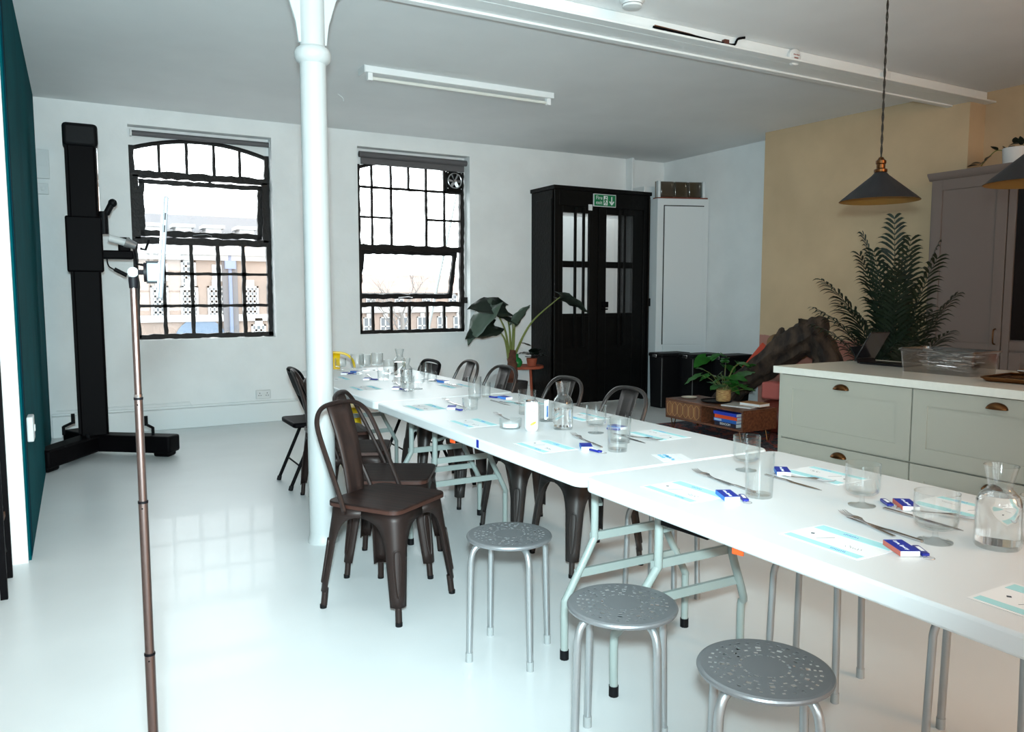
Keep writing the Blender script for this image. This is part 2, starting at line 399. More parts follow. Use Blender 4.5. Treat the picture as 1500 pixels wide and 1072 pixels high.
for i in range(5):
    xa, xb = vx[i], vx[i+1]; b = MB(); xm = [xa+(xb-xa)*k/4 for k in range(5)]
    b.prism([(xa, 2.52), (xb, 2.52)]+[(x, arc_z(x, .515, 1.82, 2.715, .115)) for x in xm[::-1]], YF+.010, YF+.014, Matrix(((1, 0, 0), (0, 0, 1), (0, 1, 0)))); b.build('pane', PANE, w1, flat=True)
vx = [.55, .778, 1.037, 1.293, 1.541, 1.78]; vz = [.93, 1.215, 1.536, 1.83]
for i in range(5):
    for j in range(3): pane_box(vx[i]+.005, vx[i+1]-.005, vz[j]+.005, vz[j+1]-.005, w1)
def sash(parent, x0, x1, z0, z1, tilt, fwid):
    """top hung opening sash, swung outwards at the bottom"""
    h = bpy.data.objects.new('sash', None); COL.objects.link(h); h.parent = parent; h.location = (0, YF, z1); h.rotation_euler = (tilt, 0, 0)
    H = z1-z0; b = MB()
    for p, q, w_ in (((x0, -fwid/2), (x1, -fwid/2), fwid), ((x0, -H+fwid*.6), (x1, -H+fwid*.6), fwid*1.2), ((x0+fwid/2, -H), (x0+fwid/2, 0), fwid), ((x1-fwid/2, -H), (x1-fwid/2, 0), fwid)):
        wavybar(b, (p[0], 0, p[1]), (q[0], 0, q[1]), w_, .04)
    b.build('sash_frame', BLACKP, h)
    MB().bb(x0+fwid, x1-fwid, -.002, .002, -H+fwid*1.2, -fwid).build('pane', PANE, h, flat=True)
    b = MB(); xm = (x0+x1)/2
    b.tube([(xm-.10, -.035, -H+.02), (xm+.02, -.045, -H+.035), (xm+.08, -.03, -H+.02)], .006, 6); b.build('stay', CHROME, h)
    return h
sash(w1, .585, 1.75, 1.90, 2.45, .14, .045)
w2 = sempty('window_2')
x0, x1 = 2.78, 4.06
arch_panel(2.765, 4.075, W2[0], W2[1], 2.735, .115, W2[3], w2)
wbar('side_frame', (x0, .90), (x0, 2.76), .04, .05, w2); wbar('side_frame', (x1-.01, .90), (x1-.01, 2.76), .045, .05, w2)
wbar('bottom_frame', (x0-.02, .905), (x1+.01, .905), .04, .05, w2)
b = MB(); xs = [x0+(x1-x0)*i/14 for i in range(15)]
b.tube([(x, YF, arc_z(x, 2.765, 4.075, 2.72, .115)) for x in xs], .02, 8); b.build('arched_frame', BLACKP, w2)
wbar('transom', (x0, 1.855), (x1, 1.855), .06, .06, w2); wbar('transom', (x0, 1.215), (x1, 1.215), .055, .06, w2)
cols = [2.942, 3.170, 3.380, 3.598, 3.828]
top = lambda x: arc_z(x, 2.765, 4.075, 2.72, .115)
for x in (cols[0], cols[4]): wbar('glazing_bar', (x, 1.87), (x, top(x)), .022, .03, w2)
for x in (cols[1], cols[3]): wbar('glazing_bar', (x, 1.87), (x, 2.52), .026, .03, w2)
for x in cols[1:4]: wbar('glazing_bar', (x, 2.52), (x, top(x)), .022, .03, w2)
wbar('glazing_bar', (x0, 2.52), (x1, 2.52), .024, .03, w2)
wbar('glazing_bar', (x0, 2.19), (cols[1], 2.19), .02, .03, w2); wbar('glazing_bar', (cols[3], 2.19), (x1, 2.19), .022, .03, w2)
for x in (2.934, 3.154, 3.376, 3.598, 3.816): wbar('glazing_bar', (x, .92), (x, 1.20), .028, .03, w2)
e = [2.80]+cols+[4.04]
for i in range(5):
    b = MB(); xa, xb = e[i]+.005, e[i+1]-.005
    b.prism([(xa, 2.53), (xb, 2.53), (xb, top(xb)-.01), (xa, top(xa)-.01)], YF+.010, YF+.014, Matrix(((1, 0, 0), (0, 0, 1), (0, 1, 0)))); b.build('pane', PANE, w2, flat=True)
for xa, xb in ((e[0], e[1]), (e[1], e[2]), (e[4], e[5]), (e[5], e[6])):
    pane_box(xa, xb, 2.20, 2.51, w2); pane_box(xa, xb, 1.88, 2.18, w2)
pane_box(e[2], e[4], 1.88, 2.51, w2)
e = [2.80, 2.934, 3.154, 3.376, 3.598, 3.816, 4.04]
for i in range(6): pane_box(e[i]+.005, e[i+1]-.005, .92, 1.19, w2)
sash(w2, 2.80, 3.985, 1.26, 1.83, .30, .045)
MB().box((4.075, YF-.05, 1.26), (.03, .05, .07)).build('catch', BLACKP, w2)
# extractor fan in the top corner of the right-hand window
fan = thing('extractor_fan', 'round silver extractor fan on black plate in the top corner of the gridded window', 'fan', (3.945, YF-.03, 2.655))
MB().bb(-.105, .105, -.01, .03, -.135, .100).build('backing_plate', BLACKD, fan, bevel=.008)
b = MB(); b.tube([(.085*math.cos(a), -.018, .085*math.sin(a)) for a in [2*PI*i/24 for i in range(24)]], .008, 6, True); b.build('rim', STEEL, fan)
for i in range(6):
    a = 2*PI*i/6
    M = Matrix.Rotation(-a, 3, 'Y') @ Matrix.Rotation(.5, 3, 'X')
    MB().box(M @ Vector((.043, -.016, 0)), (.07, .003, .045), M=M).build('blade', STEEL, fan)
MB().tube([(0, -.012, 0), (0, -.034, 0)], .016, 12).build('hub', STEEL, fan)
for sx, sz in ((-1, -1), (1, -1), (-1, 1), (1, 1)): MB().ball((.085*sx, -.012, .09*sz), .008, 5).build('screw', CHROME, fan)
# roller blinds
rb = thing('roller_blind', 'thin dark grey roller blind rolled up above the arched window', 'blind', (1.18, YF-.05, 2.87))
MB().tube([(-.64, 0, 0), (.64, 0, 0)], .026, 14).build('roll', GREYBL, rb); MB().bb(-.655, -.64, -.03, .03, -.03, .035).build('end_bracket', DULLW, rb)
MB().bb(.64, .655, -.03, .03, -.03, .035).build('end_bracket', DULLW, rb)
rb = thing('roller_blind', 'thick grey roller blind with bottom bar above the gridded window with the fan', 'blind', (3.44, YF-.06, 2.862))
MB().tube([(-.655, 0, 0), (.655, 0, 0)], .033, 14).build('roll', GREYBL, rb); MB().bb(-.63, .63, .01, .03, -.10, .01).build('fabric', GREYBL, rb, bevel=.004)

# ------------------------------------------------------------------ black lobby with the fire exit doors
YD = 7.79
dr = sempty('door_1', (0, 0, 0))
b = MB(); b.bb(4.93, 4.985, YD+.02, YW, 0, 2.555); b.bb(4.922, 4.93, YD+.07, YW-.12, .15, 2.45); b.build('side_panel', BLACKD, dr, bevel=.004)
MB().bb(6.285, 6.34, YD+.02, YW, 0, 2.555).build('side_panel', BLACKD, dr, bevel=.004)
MB().bb(4.91, 6.36, YD-.01, YW, 2.555, 2.60).build('lobby_roof', BLACKD, dr, bevel=.004)
b = MB(); b.bb(4.93, 4.99, YD, YD+.06, 0, 2.555); b.bb(6.24, 6.34, YD, YD+.06, 0, 2.555); b.bb(4.99, 6.24, YD, YD+.06, 2.37, 2.555); b.build('door_frame', BLACKD, dr, bevel=.005)
MB().tube([(6.315, YD-.012, .02), (6.315, YD-.012, 2.53)], .014, 8).build('pipe', BLACKD, dr)
for xa, xb, g0, g1, bars in ((4.99, 5.555, 5.05, 5.43, (5.215, 5.335)), (5.575, 6.24, 5.68, 6.085, (5.865, 5.945))):
    lf = bpy.data.objects.new('door_leaf', None); COL.objects.link(lf); lf.parent = dr
    b = MB(); y0, y1 = YD+.012, YD+.055
    b.bb(xa, g0, y0, y1, .01, 2.37); b.bb(g1, xb, y0, y1, .01, 2.37); b.bb(g0, g1, y0, y1, 2.295, 2.37)
    b.bb(g0, g1, y0, y1, 1.65, 1.725); b.bb(g0, g1, y0+.006, y1, .01, 1.095); b.bb(g0, g1, y0-.004, y0+.02, 1.06, 1.10)
    b.build('leaf_frame', BLACKD, lf, bevel=.004)
    for z0, z1 in ((1.725, 2.295), (1.095, 1.65)): MB().bb(g0, g1, YD+.035, YD+.04, z0, z1).build('pane', PANE, lf, flat=True)
    for x in bars: MB().bb(x-.016, x+.016, YD-.012, YD+.012, .70, 2.36).build('security_bar', BLACKD, lf, bevel=.004)
MB().bb(5.555, 5.575, YD+.004, YD+.05, .01, 2.37).build('meeting_strip', BLACKD, dr)
MB().bb(5.615, 5.70, YD-.02, YD+.012, 1.17, 1.24).build('lock', BLACKM, dr, bevel=.006)
MB().tube([(5.60, YD-.01, 1.15), (5.60, YD-.05, 1.15), (5.66, YD-.055, 1.15)], .009, 8).build('handle', BLACKM, dr)
MB().bb(6.335, 6.36, YD-.02, YD+.03, 1.18, 1.28).build('hinge', BLACKM, dr)
MB().bb(5.40, 5.455, YD-.006, YD, 2.33, 2.40).build('label_plate', DULLW, dr)
# brick flank of the stairwell outside the lobby
st(MB().bb(7.2, 7.5, YW+.5, YW+1.2, 0, 2.6).build('wall_stairwell', mat('stairwell_brick', rgb(196, 168, 152), .9, noise=.2, nscale=5, stretch=(1, 1, 4))))
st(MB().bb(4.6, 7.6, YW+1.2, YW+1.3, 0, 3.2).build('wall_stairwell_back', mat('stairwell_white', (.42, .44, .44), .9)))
sg = thing('fire_exit_sign', 'green fire exit sign with running man and arrow over the black door', 'sign', (5.63, YD-.013, 2.455))
MB().bb(-.165, .165, -.004, .012, -.075, .075).build('sign_border', DULLW, sg, bevel=.002)
MB().bb(-.156, .156, -.007, -.003, -.066, .066).build('sign_face', SIGNG, sg)
SM = lambda x, z: frame3((1, 0, 0), (0, 0, 1), (x, -.008, z))
text('Fire', .062, PAPER, sg, SM(-.135, .028), align='LEFT'); text('exit', .062, PAPER, sg, SM(-.135, -.028), align='LEFT')
XZ = Matrix(((1, 0, 0), (0, 0, 1), (0, 1, 0)))
b = MB(); b.bb(-.022, .036, -.0095, -.007, -.055, .055); b.build('doorway_symbol', PAPER, sg)
b = MB()
for p, q, w_ in (((.010, .022), (.0, -.008), .016), ((.0, -.008), (.016, -.026), .010), ((.016, -.026), (.010, -.048), .009), ((.0, -.008), (-.012, -.03), .010), ((-.012, -.03), (-.020, -.034), .008), ((.008, .018), (.028, .004), .008), ((.006, .018), (-.012, .010), .008), ((-.012, .010), (-.016, -.006), .007)):
    b.bar((p[0], -.0105, p[1]), (q[0], -.0105, q[1]), w_, .002, (0, 1, 0))
b.tube([(.013, -.0096, .038), (.013, -.0115, .038)], .010, 12); b.build('running_figure', SIGNG, sg)
b = MB(); b.bar((.098, -.009, .048), (.098, -.009, -.03), .014, .002, (0, 1, 0)); b.bar((.098, -.009, -.048), (.066, -.009, -.008), .014, .002, (0, 1, 0)); b.bar((.098, -.009, -.048), (.130, -.009, -.008), .014, .002, (0, 1, 0)); b.build('arrow', PAPER, sg)

# white corner cupboard and the glass blocks on top
cp = thing('corner_cupboard', 'tall white built-in cupboard in the corner right of the black door', 'cupboard', (0, 0, 0))
b = MB(); b.prism([(6.35, 7.66), (6.99, 7.44), (6.99, 8.32), (6.35, 8.32)], 0, 2.515); b.build('body', CUPB, cp, bevel=.004)
d = Vector((6.99-6.35, 7.44-7.66, 0)).normalized(); nrm = Vector((d.y, -d.x, 0)); nrm = -nrm if nrm.y > 0 else nrm
def cpanel(u0, u1, z0, z1, name):
    p = Vector((6.35, 7.66, 0))+d*((u0+u1)/2)+nrm*.008
    M = Matrix((d, -nrm, Vector((0, 0, 1)))).transposed()
    return MB().box(p+Vector((0, 0, (z0+z1)/2)), (u1-u0, .018, z1-z0), M=M).build(name, CUPB, cp, bevel=.003)
for u0, u1, z0, z1 in ((.082, .61, 2.42, 2.432), (.080, .089, .70, 2.432)):  # dark strips stand in for the shadow line along the upper door
    p = Vector((6.35, 7.66, 0))+d*((u0+u1)/2)+nrm*.003
    MB().box(p+Vector((0, 0, (z0+z1)/2)), (u1-u0, .008, z1-z0), M=Matrix((d, -nrm, Vector((0, 0, 1)))).transposed()).build('door_shadow_strip', BLACKPL, cp)
cpanel(.09, .60, .70, 2.42, 'door'); cpanel(.09, .60, .08, .685, 'door')
gb = thing('glass_block_panel', 'row of three wired glass blocks boxed on top of the white corner cupboard', 'glass panel', (0, 0, 0))
GBM = thin_glass('old_glass_block', (.62, .60, .56), .12, .5, .12)
c0 = Vector((6.40, 7.70, 2.53))
MB().prism([(6.39, 7.69), (6.995, 7.47), (6.995, 7.60), (6.39, 7.80)], 2.516, 2.535).build('base_rail', mat('rust_rail', rgb(120, 60, 45), .8), gb)
M = Matrix((d, -nrm, Vector((0, 0, 1)))).transposed()
for i in range(3):
    p = c0+d*(.115+.185*i)+Vector((0, .02, .105)); MB().box(p, (.175, .05, .19), M=M).build('glass_block', GBM, gb, bevel=.012)
for u in (.005, .595): MB().box(c0+d*u+Vector((0, .02, .105)), (.035, .07, .205), M=M).build('end_post', CUPB, gb, bevel=.004)
MB().box(c0+d*.3+Vector((0, .075, .105)), (.60, .008, .20), M=M).build('back_board', mat('stained_board', rgb(150, 140, 128), .9, noise=.4), gb)
st(MB().bb(6.36, 6.40, YW-.14, YW, 2.615, CEIL).build('trim_2', WHITEWALL, bevel=.01))
st(MB().bb(6.37, 6.80, 7.95, YW, 2.53, 2.70).build('trim_3', WHITEWALL, bevel=.006))

# ------------------------------------------------------------------ ceiling fittings
fl = thing('strip_light', 'unlit white fluorescent strip fitting with bare tube on the ceiling', 'light', (2.89, 6.0, CEIL))
MB().bb(-.86, .86, -.055, .085, -.05, 0).build('housing', CEILM, fl, bevel=.004)
MB().tube([(-.80, -.02, -.085), (.80, -.02, -.085)], .014, 12).build('tube', mat('tube_glass', (.75, .75, .70), .2), fl)
for s in (-1, 1): MB().bb(.815*s-.02, .815*s+.02, -.04, 0, -.105, -.045).build('lamp_holder', CEILM, fl, bevel=.004)
MB().bb(-.87, -.86, -.06, .09, -.055, 0).build('end_cap', DULLW, fl); MB().bb(-.84, .84, .088, .094, -.045, -.02).build('diffuser_lip', mat('aged_edge', rgb(120, 110, 100), .7), fl)
sd = thing('smoke_detector', 'white round smoke detector on the ceiling nearer the column', 'smoke detector', (2.98, 3.86, CEIL))
MB().lathe([(.075, 0), (.075, -.02), (.062, -.03), (.058, -.055), (.03, -.062), (0.0001, -.062)], 28).build('body', DULLW, sd)
MB().lathe([(.0605, -.036), (.0605, -.044)], 28).build('vent_band', mat('vent_grey', (.2, .2, .2), .7), sd)
b = MB()
for i in range(5): b.box((.079*math.cos(-2.2+.13*i), .079*math.sin(-2.2+.13*i), -.010), (.004, .008, .004), -2.2+.13*i)
b.build('red_mark', mat('red_print', rgb(200, 40, 30), .6), sd)
al = thing('heat_alarm', 'grey-white oval alarm with red lettering fixed to the beam', 'alarm', (4.60, 4.07, 3.03))
MB().tube([(0, 0, 0), (0, -.02, 0), (0, -.028, 0)], [.06, .058, .045], 24).build('body', DULLW, al)
b = MB()
for i in range(4): b.bb(-.028+i*.016, -.018+i*.016, -.030, -.028, .010, .018)
b.bb(-.02, .02, -.030, -.028, -.012, -.004); b.build('red_mark', mat('faded_red', rgb(150, 90, 85), .7), al)
b = MB(); b.tube(smooth_path([(3.31, 4.065, 3.036), (3.6, 4.065, 3.033), (3.86, 4.065, 3.027), (3.97, 4.065, 3.026), (4.02, 4.065, 3.034), (4.035, 4.065, 3.058), (4.05, 4.06, 3.075), (4.09, 4.04, 3.083)], 5), .008, 8)
tag(b.build('cable', BLACKM), 'black cable clipped along the painted beam, bending up to the ceiling', 'cable')
rp = MB()
rp.prism([(3.33, 3.02), (3.33, 3.055), (3.45, 3.052), (3.62, 3.048), (3.70, 3.042), (3.68, 3.030), (3.60, 3.036), (3.56, 3.022), (3.52, 3.036), (3.46, 3.026), (3.42, 3.036), (3.38, 3.022)], 4.074, 4.08, XZ)
rp.build('rust_patch', mat('rust', rgb(120, 74, 45), .9, noise=.4, nscale=30), bm); bpy.data.objects['rust_patch'].location.y = .12
tag(MB().bb(3.915, 3.955, 4.05, 4.08, 3.015, 3.05).build('cable_clip', mat('rust_clip', rgb(90, 50, 40), .8)), 'small rusty clip holding the black cable on the beam', 'clip')
jb = thing('junction_box', 'small white junction box on the beam near the tan wall', 'junction box', (5.62, 4.06, 3.03))
MB().bb(-.035, .035, -.03, .02, -.03, .03).build('cover', DULLW, jb, bevel=.006); MB().tube([(0, -.01, .03), (0, -.012, .058)], .008, 8).build('conduit', DULLW, jb)
b = MB(); b.tube(smooth_path([(2.1, 6.9, CEIL-.003), (2.14, 6.9, CEIL-.03), (2.15, 6.9, CEIL-.06)], 4), .004, 6)
tag(b.build('ceiling_hook', DULLW), 'small hook in the ceiling above the arched window', 'hook')
b = MB(); b.tube([(0.3, 2.0, CEIL-.002), (.8, 5.4, CEIL-.002)], .003, 4)
# pendant lamps
def pendant(x, y, zr, label):
    t = thing('pendant_lamp', label, 'lamp', (x, y, 0), 0, 'pendant lamps over the island')
    r = .205
    b = MB(); b.lathe([(.028, zr+.155), (.032, zr+.15), (.045, zr+.135), (r-.012, zr+.012), (r, zr)], 40); b.build('shade', NAVY, t)
    b = MB(); b.lathe([(.026, zr+.15), (.043, zr+.131), (r-.015, zr+.009), (r-.001, zr-.001)], 40); b.build('shade_lining', LAMPIN, t)
    b = MB(); b.lathe([(.0001, zr+.235), (.012, zr+.233), (.018, zr+.222), (.027, zr+.215), (.027, zr+.20), (.022, zr+.195), (.022, zr+.175), (.034, zr+.168), (.034, zr+.155), (.03, zr+.15)], 20); b.build('socket', BRASS, t)
    b = MB(); b.ball((0, 0, zr+.06), .03, 8, 1.2); b.build('bulb', mat('dark_bulb', (.5, .45, .35), .1), t)
    n = 60; z0, z1 = zr+.232, CEIL-.02; b = MB()
    for ph in (0, PI):
        b.tube([(.0035*math.cos(ph+i*.9), .0035*math.sin(ph+i*.9), z0+(z1-z0)*i/n) for i in range(n+1)], .0035, 5)
    b.build('cord', CORDM, t)
    MB().lathe([(.05, CEIL-.001), (.05, CEIL-.018), (.02, CEIL-.03), (.0001, CEIL-.03)], 20).build('ceiling_rose', BRASS, t)
pendant(3.86, 2.79, 1.838, 'dark conical pendant lamp on twisted cord hanging before the tan wall')
pendant(3.86, 2.00, 1.838, 'dark conical pendant lamp at the right edge hanging before the tall cabinet')

# sockets and switches
def plate(name, label, cat, loc, rz, w_, h, extra, group=None, mt=DULLW):
    t = thing(name, label, cat, loc, rz, group); MB().bb(-w_/2, w_/2, -.03, 0, -h/2, h/2).build('box', mt, t, bevel=.006); extra(t)
def sock(t):
    for x in (-.037, .037):
        b = MB()
        for dx, dz, w_, h in ((0, .014, .006, .012), (-.011, -.010, .010, .006), (.011, -.010, .010, .006)): b.bb(x+dx-w_/2, x+dx+w_/2, -.0315, -.029, dz-h/2, dz+h/2)
        b.build('socket_holes', BLACKPL, t)
def sw(t): MB().bb(-.012, .012, -.036, -.03, -.018, .018).build('rocker', DULLW, t, bevel=.003)
plate('wall_socket', 'white double wall socket low on the back wall left of the column', 'socket', (1.67, YW, .29), 0, .15, .09, sock)
plate('wall_socket', 'white socket box low on the teal partition', 'socket', (-.25, 4.77, .63), PI/2, .13, .13, sw)
plate('consumer_unit', 'pale wiring box on the back wall beside the teal partition', 'electrical box', (-.22, YW, 2.50), 0, .14, .26, lambda t: MB().bb(-.05, .05, -.034, -.03, -.02, .10).build('lid', DULLW, t, bevel=.003))
plate('light_switch', 'small white switch beneath the pale wiring box', 'switch', (-.215, YW, 2.28), 0, .10, .10, sw)

# ================================================================== OUTSIDE
fb = thing('brick_building', 'long brick building with slate roof and white sash windows seen through the arched window', 'building', (0, 40, 0))
b = MB(); b.bb(-6, 11.9, 0, 6, -6, 3.35); b.build('wall', BRICKM, fb)
b = MB(); b.bb(-6.3, 12.1, -.45, 0, 3.2, 3.62); b.bb(-6.2, 12.0, -.25, 0, 2.95, 3.2); b.build('cornice', STONEM, fb)
b = MB(); b.prism([(-.3, 3.6), (4.2, 5.45), (4.2, 3.6)], -6.2, 12.0, Matrix(((0, 0, 1), (1, 0, 0), (0, 1, 0)))); b.build('roof', SLATE, fb)
MB().bb(-6, 11.9, -.12, 0, .02, .35).build('stone_band', STONEM, fb)
for x in (.2, 3.35, 4.65, 6.0, 7.55, 9.6, 11.4):
    d_ = MB(); d_.bb(x-.35, x+.35, .35, 1.6, 3.75, 4.55); d_.bb(x-.5, x+.5, .2, 1.7, 4.5, 4.66); d_.build('dormer', STONEM, fb)
def far_window(x, z, w_, h, nx, nz, parent):
    b = MB(); b.bb(-w_/2, -w_/2+.09, -.06, .04, -h/2, h/2); b.bb(w_/2-.09, w_/2, -.06, .04, -h/2, h/2); b.bb(-w_/2, w_/2, -.06, .04, h/2-.09, h/2); b.bb(-w_/2, w_/2, -.10, .04, -h/2-.05, -h/2+.09)
    for i in range(1, nx): q = -w_/2+w_*i/nx; b.bb(q-.05, q+.05, -.05, .03, -h/2, h/2)
    for i in range(1, nz): q = -h/2+h*i/nz; b.bb(-w_/2, w_/2, -.05, .03, q-.05, q+.05)
    f = b.build('window', STONEM, parent, (x, 0, z)); g = MB(); g.bb(-w_/2, w_/2, -.02, 0, -h/2, h/2); g.build('pane', mat('far_glass', (.10, .115, .13), .2) if 'far_glass' not in bpy.data.materials else bpy.data.materials['far_glass'], f)
    k = MB(); k.bb(-.18, .18, -.12, 0, h/2, h/2+.3); k.build('keystone', STONEM, f)
for x in (1.9, 3.45, 4.75, 5.95, 7.55, 8.75, 10.1): far_window(x, .98, .78, 1.5, 4, 6, fb)
for x in (4.75, 10.1): far_window(x, 2.25, .66, 1.35, 3, 5, fb)
for x in (3.45, 6.2): MB().bb(x-.4, x+.4, -.05, 0, 1.95, 2.75).build('blind_panel', STONEM, fb)
for x in (7.9, 5.0): far_window(x, -.75, .7, 1.2, 3, 4, fb) if x > 6 else None
b = MB(); b.prism([(1.2*math.cos(a), 1.2*math.sin(a)) for a in [PI*i/16 for i in range(17)]]+[(-1.2, -3), (1.2, -3)], -.08, 0, XZ, (5.2, 0, -1.0)); b.build('archway', mat('far_blue_door', (.12, .17, .24), .7), fb)
MB().bb(6.25, 6.95, -.15, 0, -5, 3.2).build('grey_bay', SLATE, fb)
MB().tube([(6.60, -.2, 3.2), (6.60, -.2, -5)], .09, 8).build('downpipe', mat('pipe_blue', (.15, .19, .28), .6), fb); MB().bb(6.35, 6.85, -.4, 0, 2.55, 2.95).build('hopper', mat('hopper_blue', (.15, .19, .28), .6), fb)
f2 = thing('far_terrace', 'low terrace with reddish roof and white windows seen through the gridded window behind the prop', 'building', (0, 60, 0))
MB().bb(14, 36, 0, 6, -8, 1.5).build('wall', BRICKM, f2)
b = MB(); b.prism([(-.4, 1.45), (4, 3.0), (4, 1.45)], 14, 36, Matrix(((0, 0, 1), (1, 0, 0), (0, 1, 0)))); b.build('roof', mat('far_red_tile', (.30, .21, .18), .9, noise=.2, nscale=1), f2)
MB().bb(14, 36, -.2, 0, -.15, .45).build('stone_band', STONEM, f2)
for x in (20.4, 21.8, 23.3, 25.0, 26.8, 28.3): far_window(x, -1.25, .9, 1.5, 2, 2, f2)
for x in (20.6, 23.0, 25.4, 27.8): far_window(x, .92, .8, .8, 2, 2, f2)
tr = thing('bare_tree', 'bare winter tree before the far terrace', 'tree', (18.6, 48, -6))
b = MB(); b.tube([(0, 0, 0), (.1, 0, 3), (0, 0, 6)], [.25, .2, .13], 8); b.build('trunk', mat('far_bark', (.2, .19, .18), .9), tr)
b = MB(); rnd = random.Random(3)
def branch(p, d_, L_, r, k):
    q = p+d_*L_; b.tube([p, (p+q)/2+Vector((rnd.uniform(-.1, .1), 0, rnd.uniform(-.1, .1)))*L_, q], [r, r*.8, r*.55], 4)
    if k:
        for _ in range(3): branch(p+(q-p)*rnd.uniform(.5, 1), (d_+Vector((rnd.uniform(-.8, .8), rnd.uniform(-.6, .6), rnd.uniform(-.3, .5)))).normalized(), L_*.68, r*.5, k-1)
for i in range(5): branch(Vector((0, 0, 4+i*.5)), Vector((rnd.uniform(-.8, .8), rnd.uniform(-.5, .5), .8)).normalized(), 1.9, .07, 3)
b.build('branches', bpy.data.materials['far_bark'], tr)
b = MB(); b.tube([(4.60, 9.6, 3.05), (4.00, 9.6, .5)], .022, 8); b.tube([(4.00, 9.6, .5), (3.93, 9.6, .2), (3.93, 9.6, -1.2)], .022, 8)
tag(b.build('leaning_prop', mat('galvanised', (.5, .52, .52), .5, .4)), 'slanting grey steel prop outside the gridded window', 'prop')
st(MB().bb(-60, 90, YW+2, 130, -9.2, -8.2).build('ground_outside', mat('street_grey', (.2, .2, .2), .9)))

# ================================================================== FOLDING TABLES
TX0, TX1, TZ = 1.365, 2.22, .76
def table(y0, y1, label, frames):
    t = thing('folding_table', label, 'table', (0, 0, 0), 0, 'white folding tables in one long row')
    cx, cy, hx, hy = (TX0+TX1)/2, (y0+y1)/2, (TX1-TX0)/2, (y1-y0)/2-.003
    MB().prism(rrect(hx, hy, .05, 6, cx, cy), TZ-.045, TZ).build('tabletop', TABLEM, t, bevel=.007)
    b = MB()
    b.bb(TX0+.16, TX0+.19, y0+.10, y1-.10, TZ-.075, TZ-.044); b.bb(TX1-.19, TX1-.16, y0+.10, y1-.10, TZ-.075, TZ-.044); b.build('under_frame', BLACKM, t)
    for fy, ty, sgn in frames:
        for sx in (-1, 1):
            xf = cx+sx*.287; xi = cx+sx*.165
            pts = smooth_path([(xf, fy, .03), (xf, fy, .2), (xf-sx*.012, fy+(ty-fy)*.3, .24), (xi+sx*.01, fy+(ty-fy)*.9, .42), (xi, ty, .47), (xi, ty, .70)], 4)
            MB().tube(pts, .0145, 10).build('leg', LEGGREY, t)
            MB().tube([(xf, fy, 0), (xf, fy, .035)], .017, 10).build('leg_cap', BLACKPL, t)
            MB().tube([(xi, ty, .615), (xi, ty, .71)], .0155, 10).build('leg_sleeve', BLACKM, t)
        if abs(fy-2.0) < .01: MB().bar((cx-.155, ty-.01, .60), (cx-.10, ty-.17, .585), .035, .03).build('lock_bar', BLACKPL, t, bevel=.004)
        b = MB(); ym = fy+(ty-fy)*.8
        b.bar((cx-.18, ym, .445), (cx+.18, ym, .445), .014, .03); b.bar((cx-.245, fy+(ty-fy)*.45, .315), (cx+.245, fy+(ty-fy)*.45, .315), .014, .03); b.build('cross_bar', LEGGREY, t)
        b = MB(); b.bar((cx-.14, ty, .56), (cx-.03, ty+sgn*.33, .70), .018, .012); b.bar((cx+.14, ty, .56), (cx+.03, ty+sgn*.33, .70), .018, .012); b.build('stay', LEGGREY, t)
        MB().box((cx-.08, ty+sgn*.05, .60), (.10, .035, .03), .5).build('latch', BLACKPL, t, bevel=.004)
    return t
table(3.934, 5.83, 'farthest white folding table, standing beyond the column by the yellow chair', [(5.52, 5.48, -1), (4.12, 4.08, 1)])
table(2.003, 3.928, 'middle white folding table of the row, bearing the can and half-full carafe', [(3.80, 3.75, -1), (2.30, 2.29, 1)])
table(.07, 1.997, 'nearest white folding table, bearing the full carafe and three stemmed glasses', [(2.0, 1.93, -1), (.25, .3, 1)])
for loc, lab in (((1.376, 2.98, .708), 'orange tag hanging under the table edge behind the first metal stool'), ((1.378, 1.34, .708), 'orange tag under the near edge of the nearest folding table')):
    tag(MB().box((0, 0, 0), (.006, .030, .018), .3).build('orange_tag', ORANGE, None, loc, bevel=.002), lab, 'tag')
tag(MB().bb(-.0005, .0005, -.010, .010, -.016, .016).build('edge_sticker', BLUEBOX, None, (TX0-.001, 2.72, .741)), 'small blue sticker on the table edge beside the dark chairs', 'sticker')
bc = thing('table_clip', 'black and red clip beneath the far end of the table by the column', 'clip', (1.395, 5.46, .66))
MB().bb(-.02, .02, -.03, .03, -.05, .05).build('clip_body', BLACKPL, bc, bevel=.004); MB().bb(-.012, .012, -.06, -.02, .02, .035).build('clip_lever', mat('red_plastic', rgb(210, 60, 40), .4), bc)

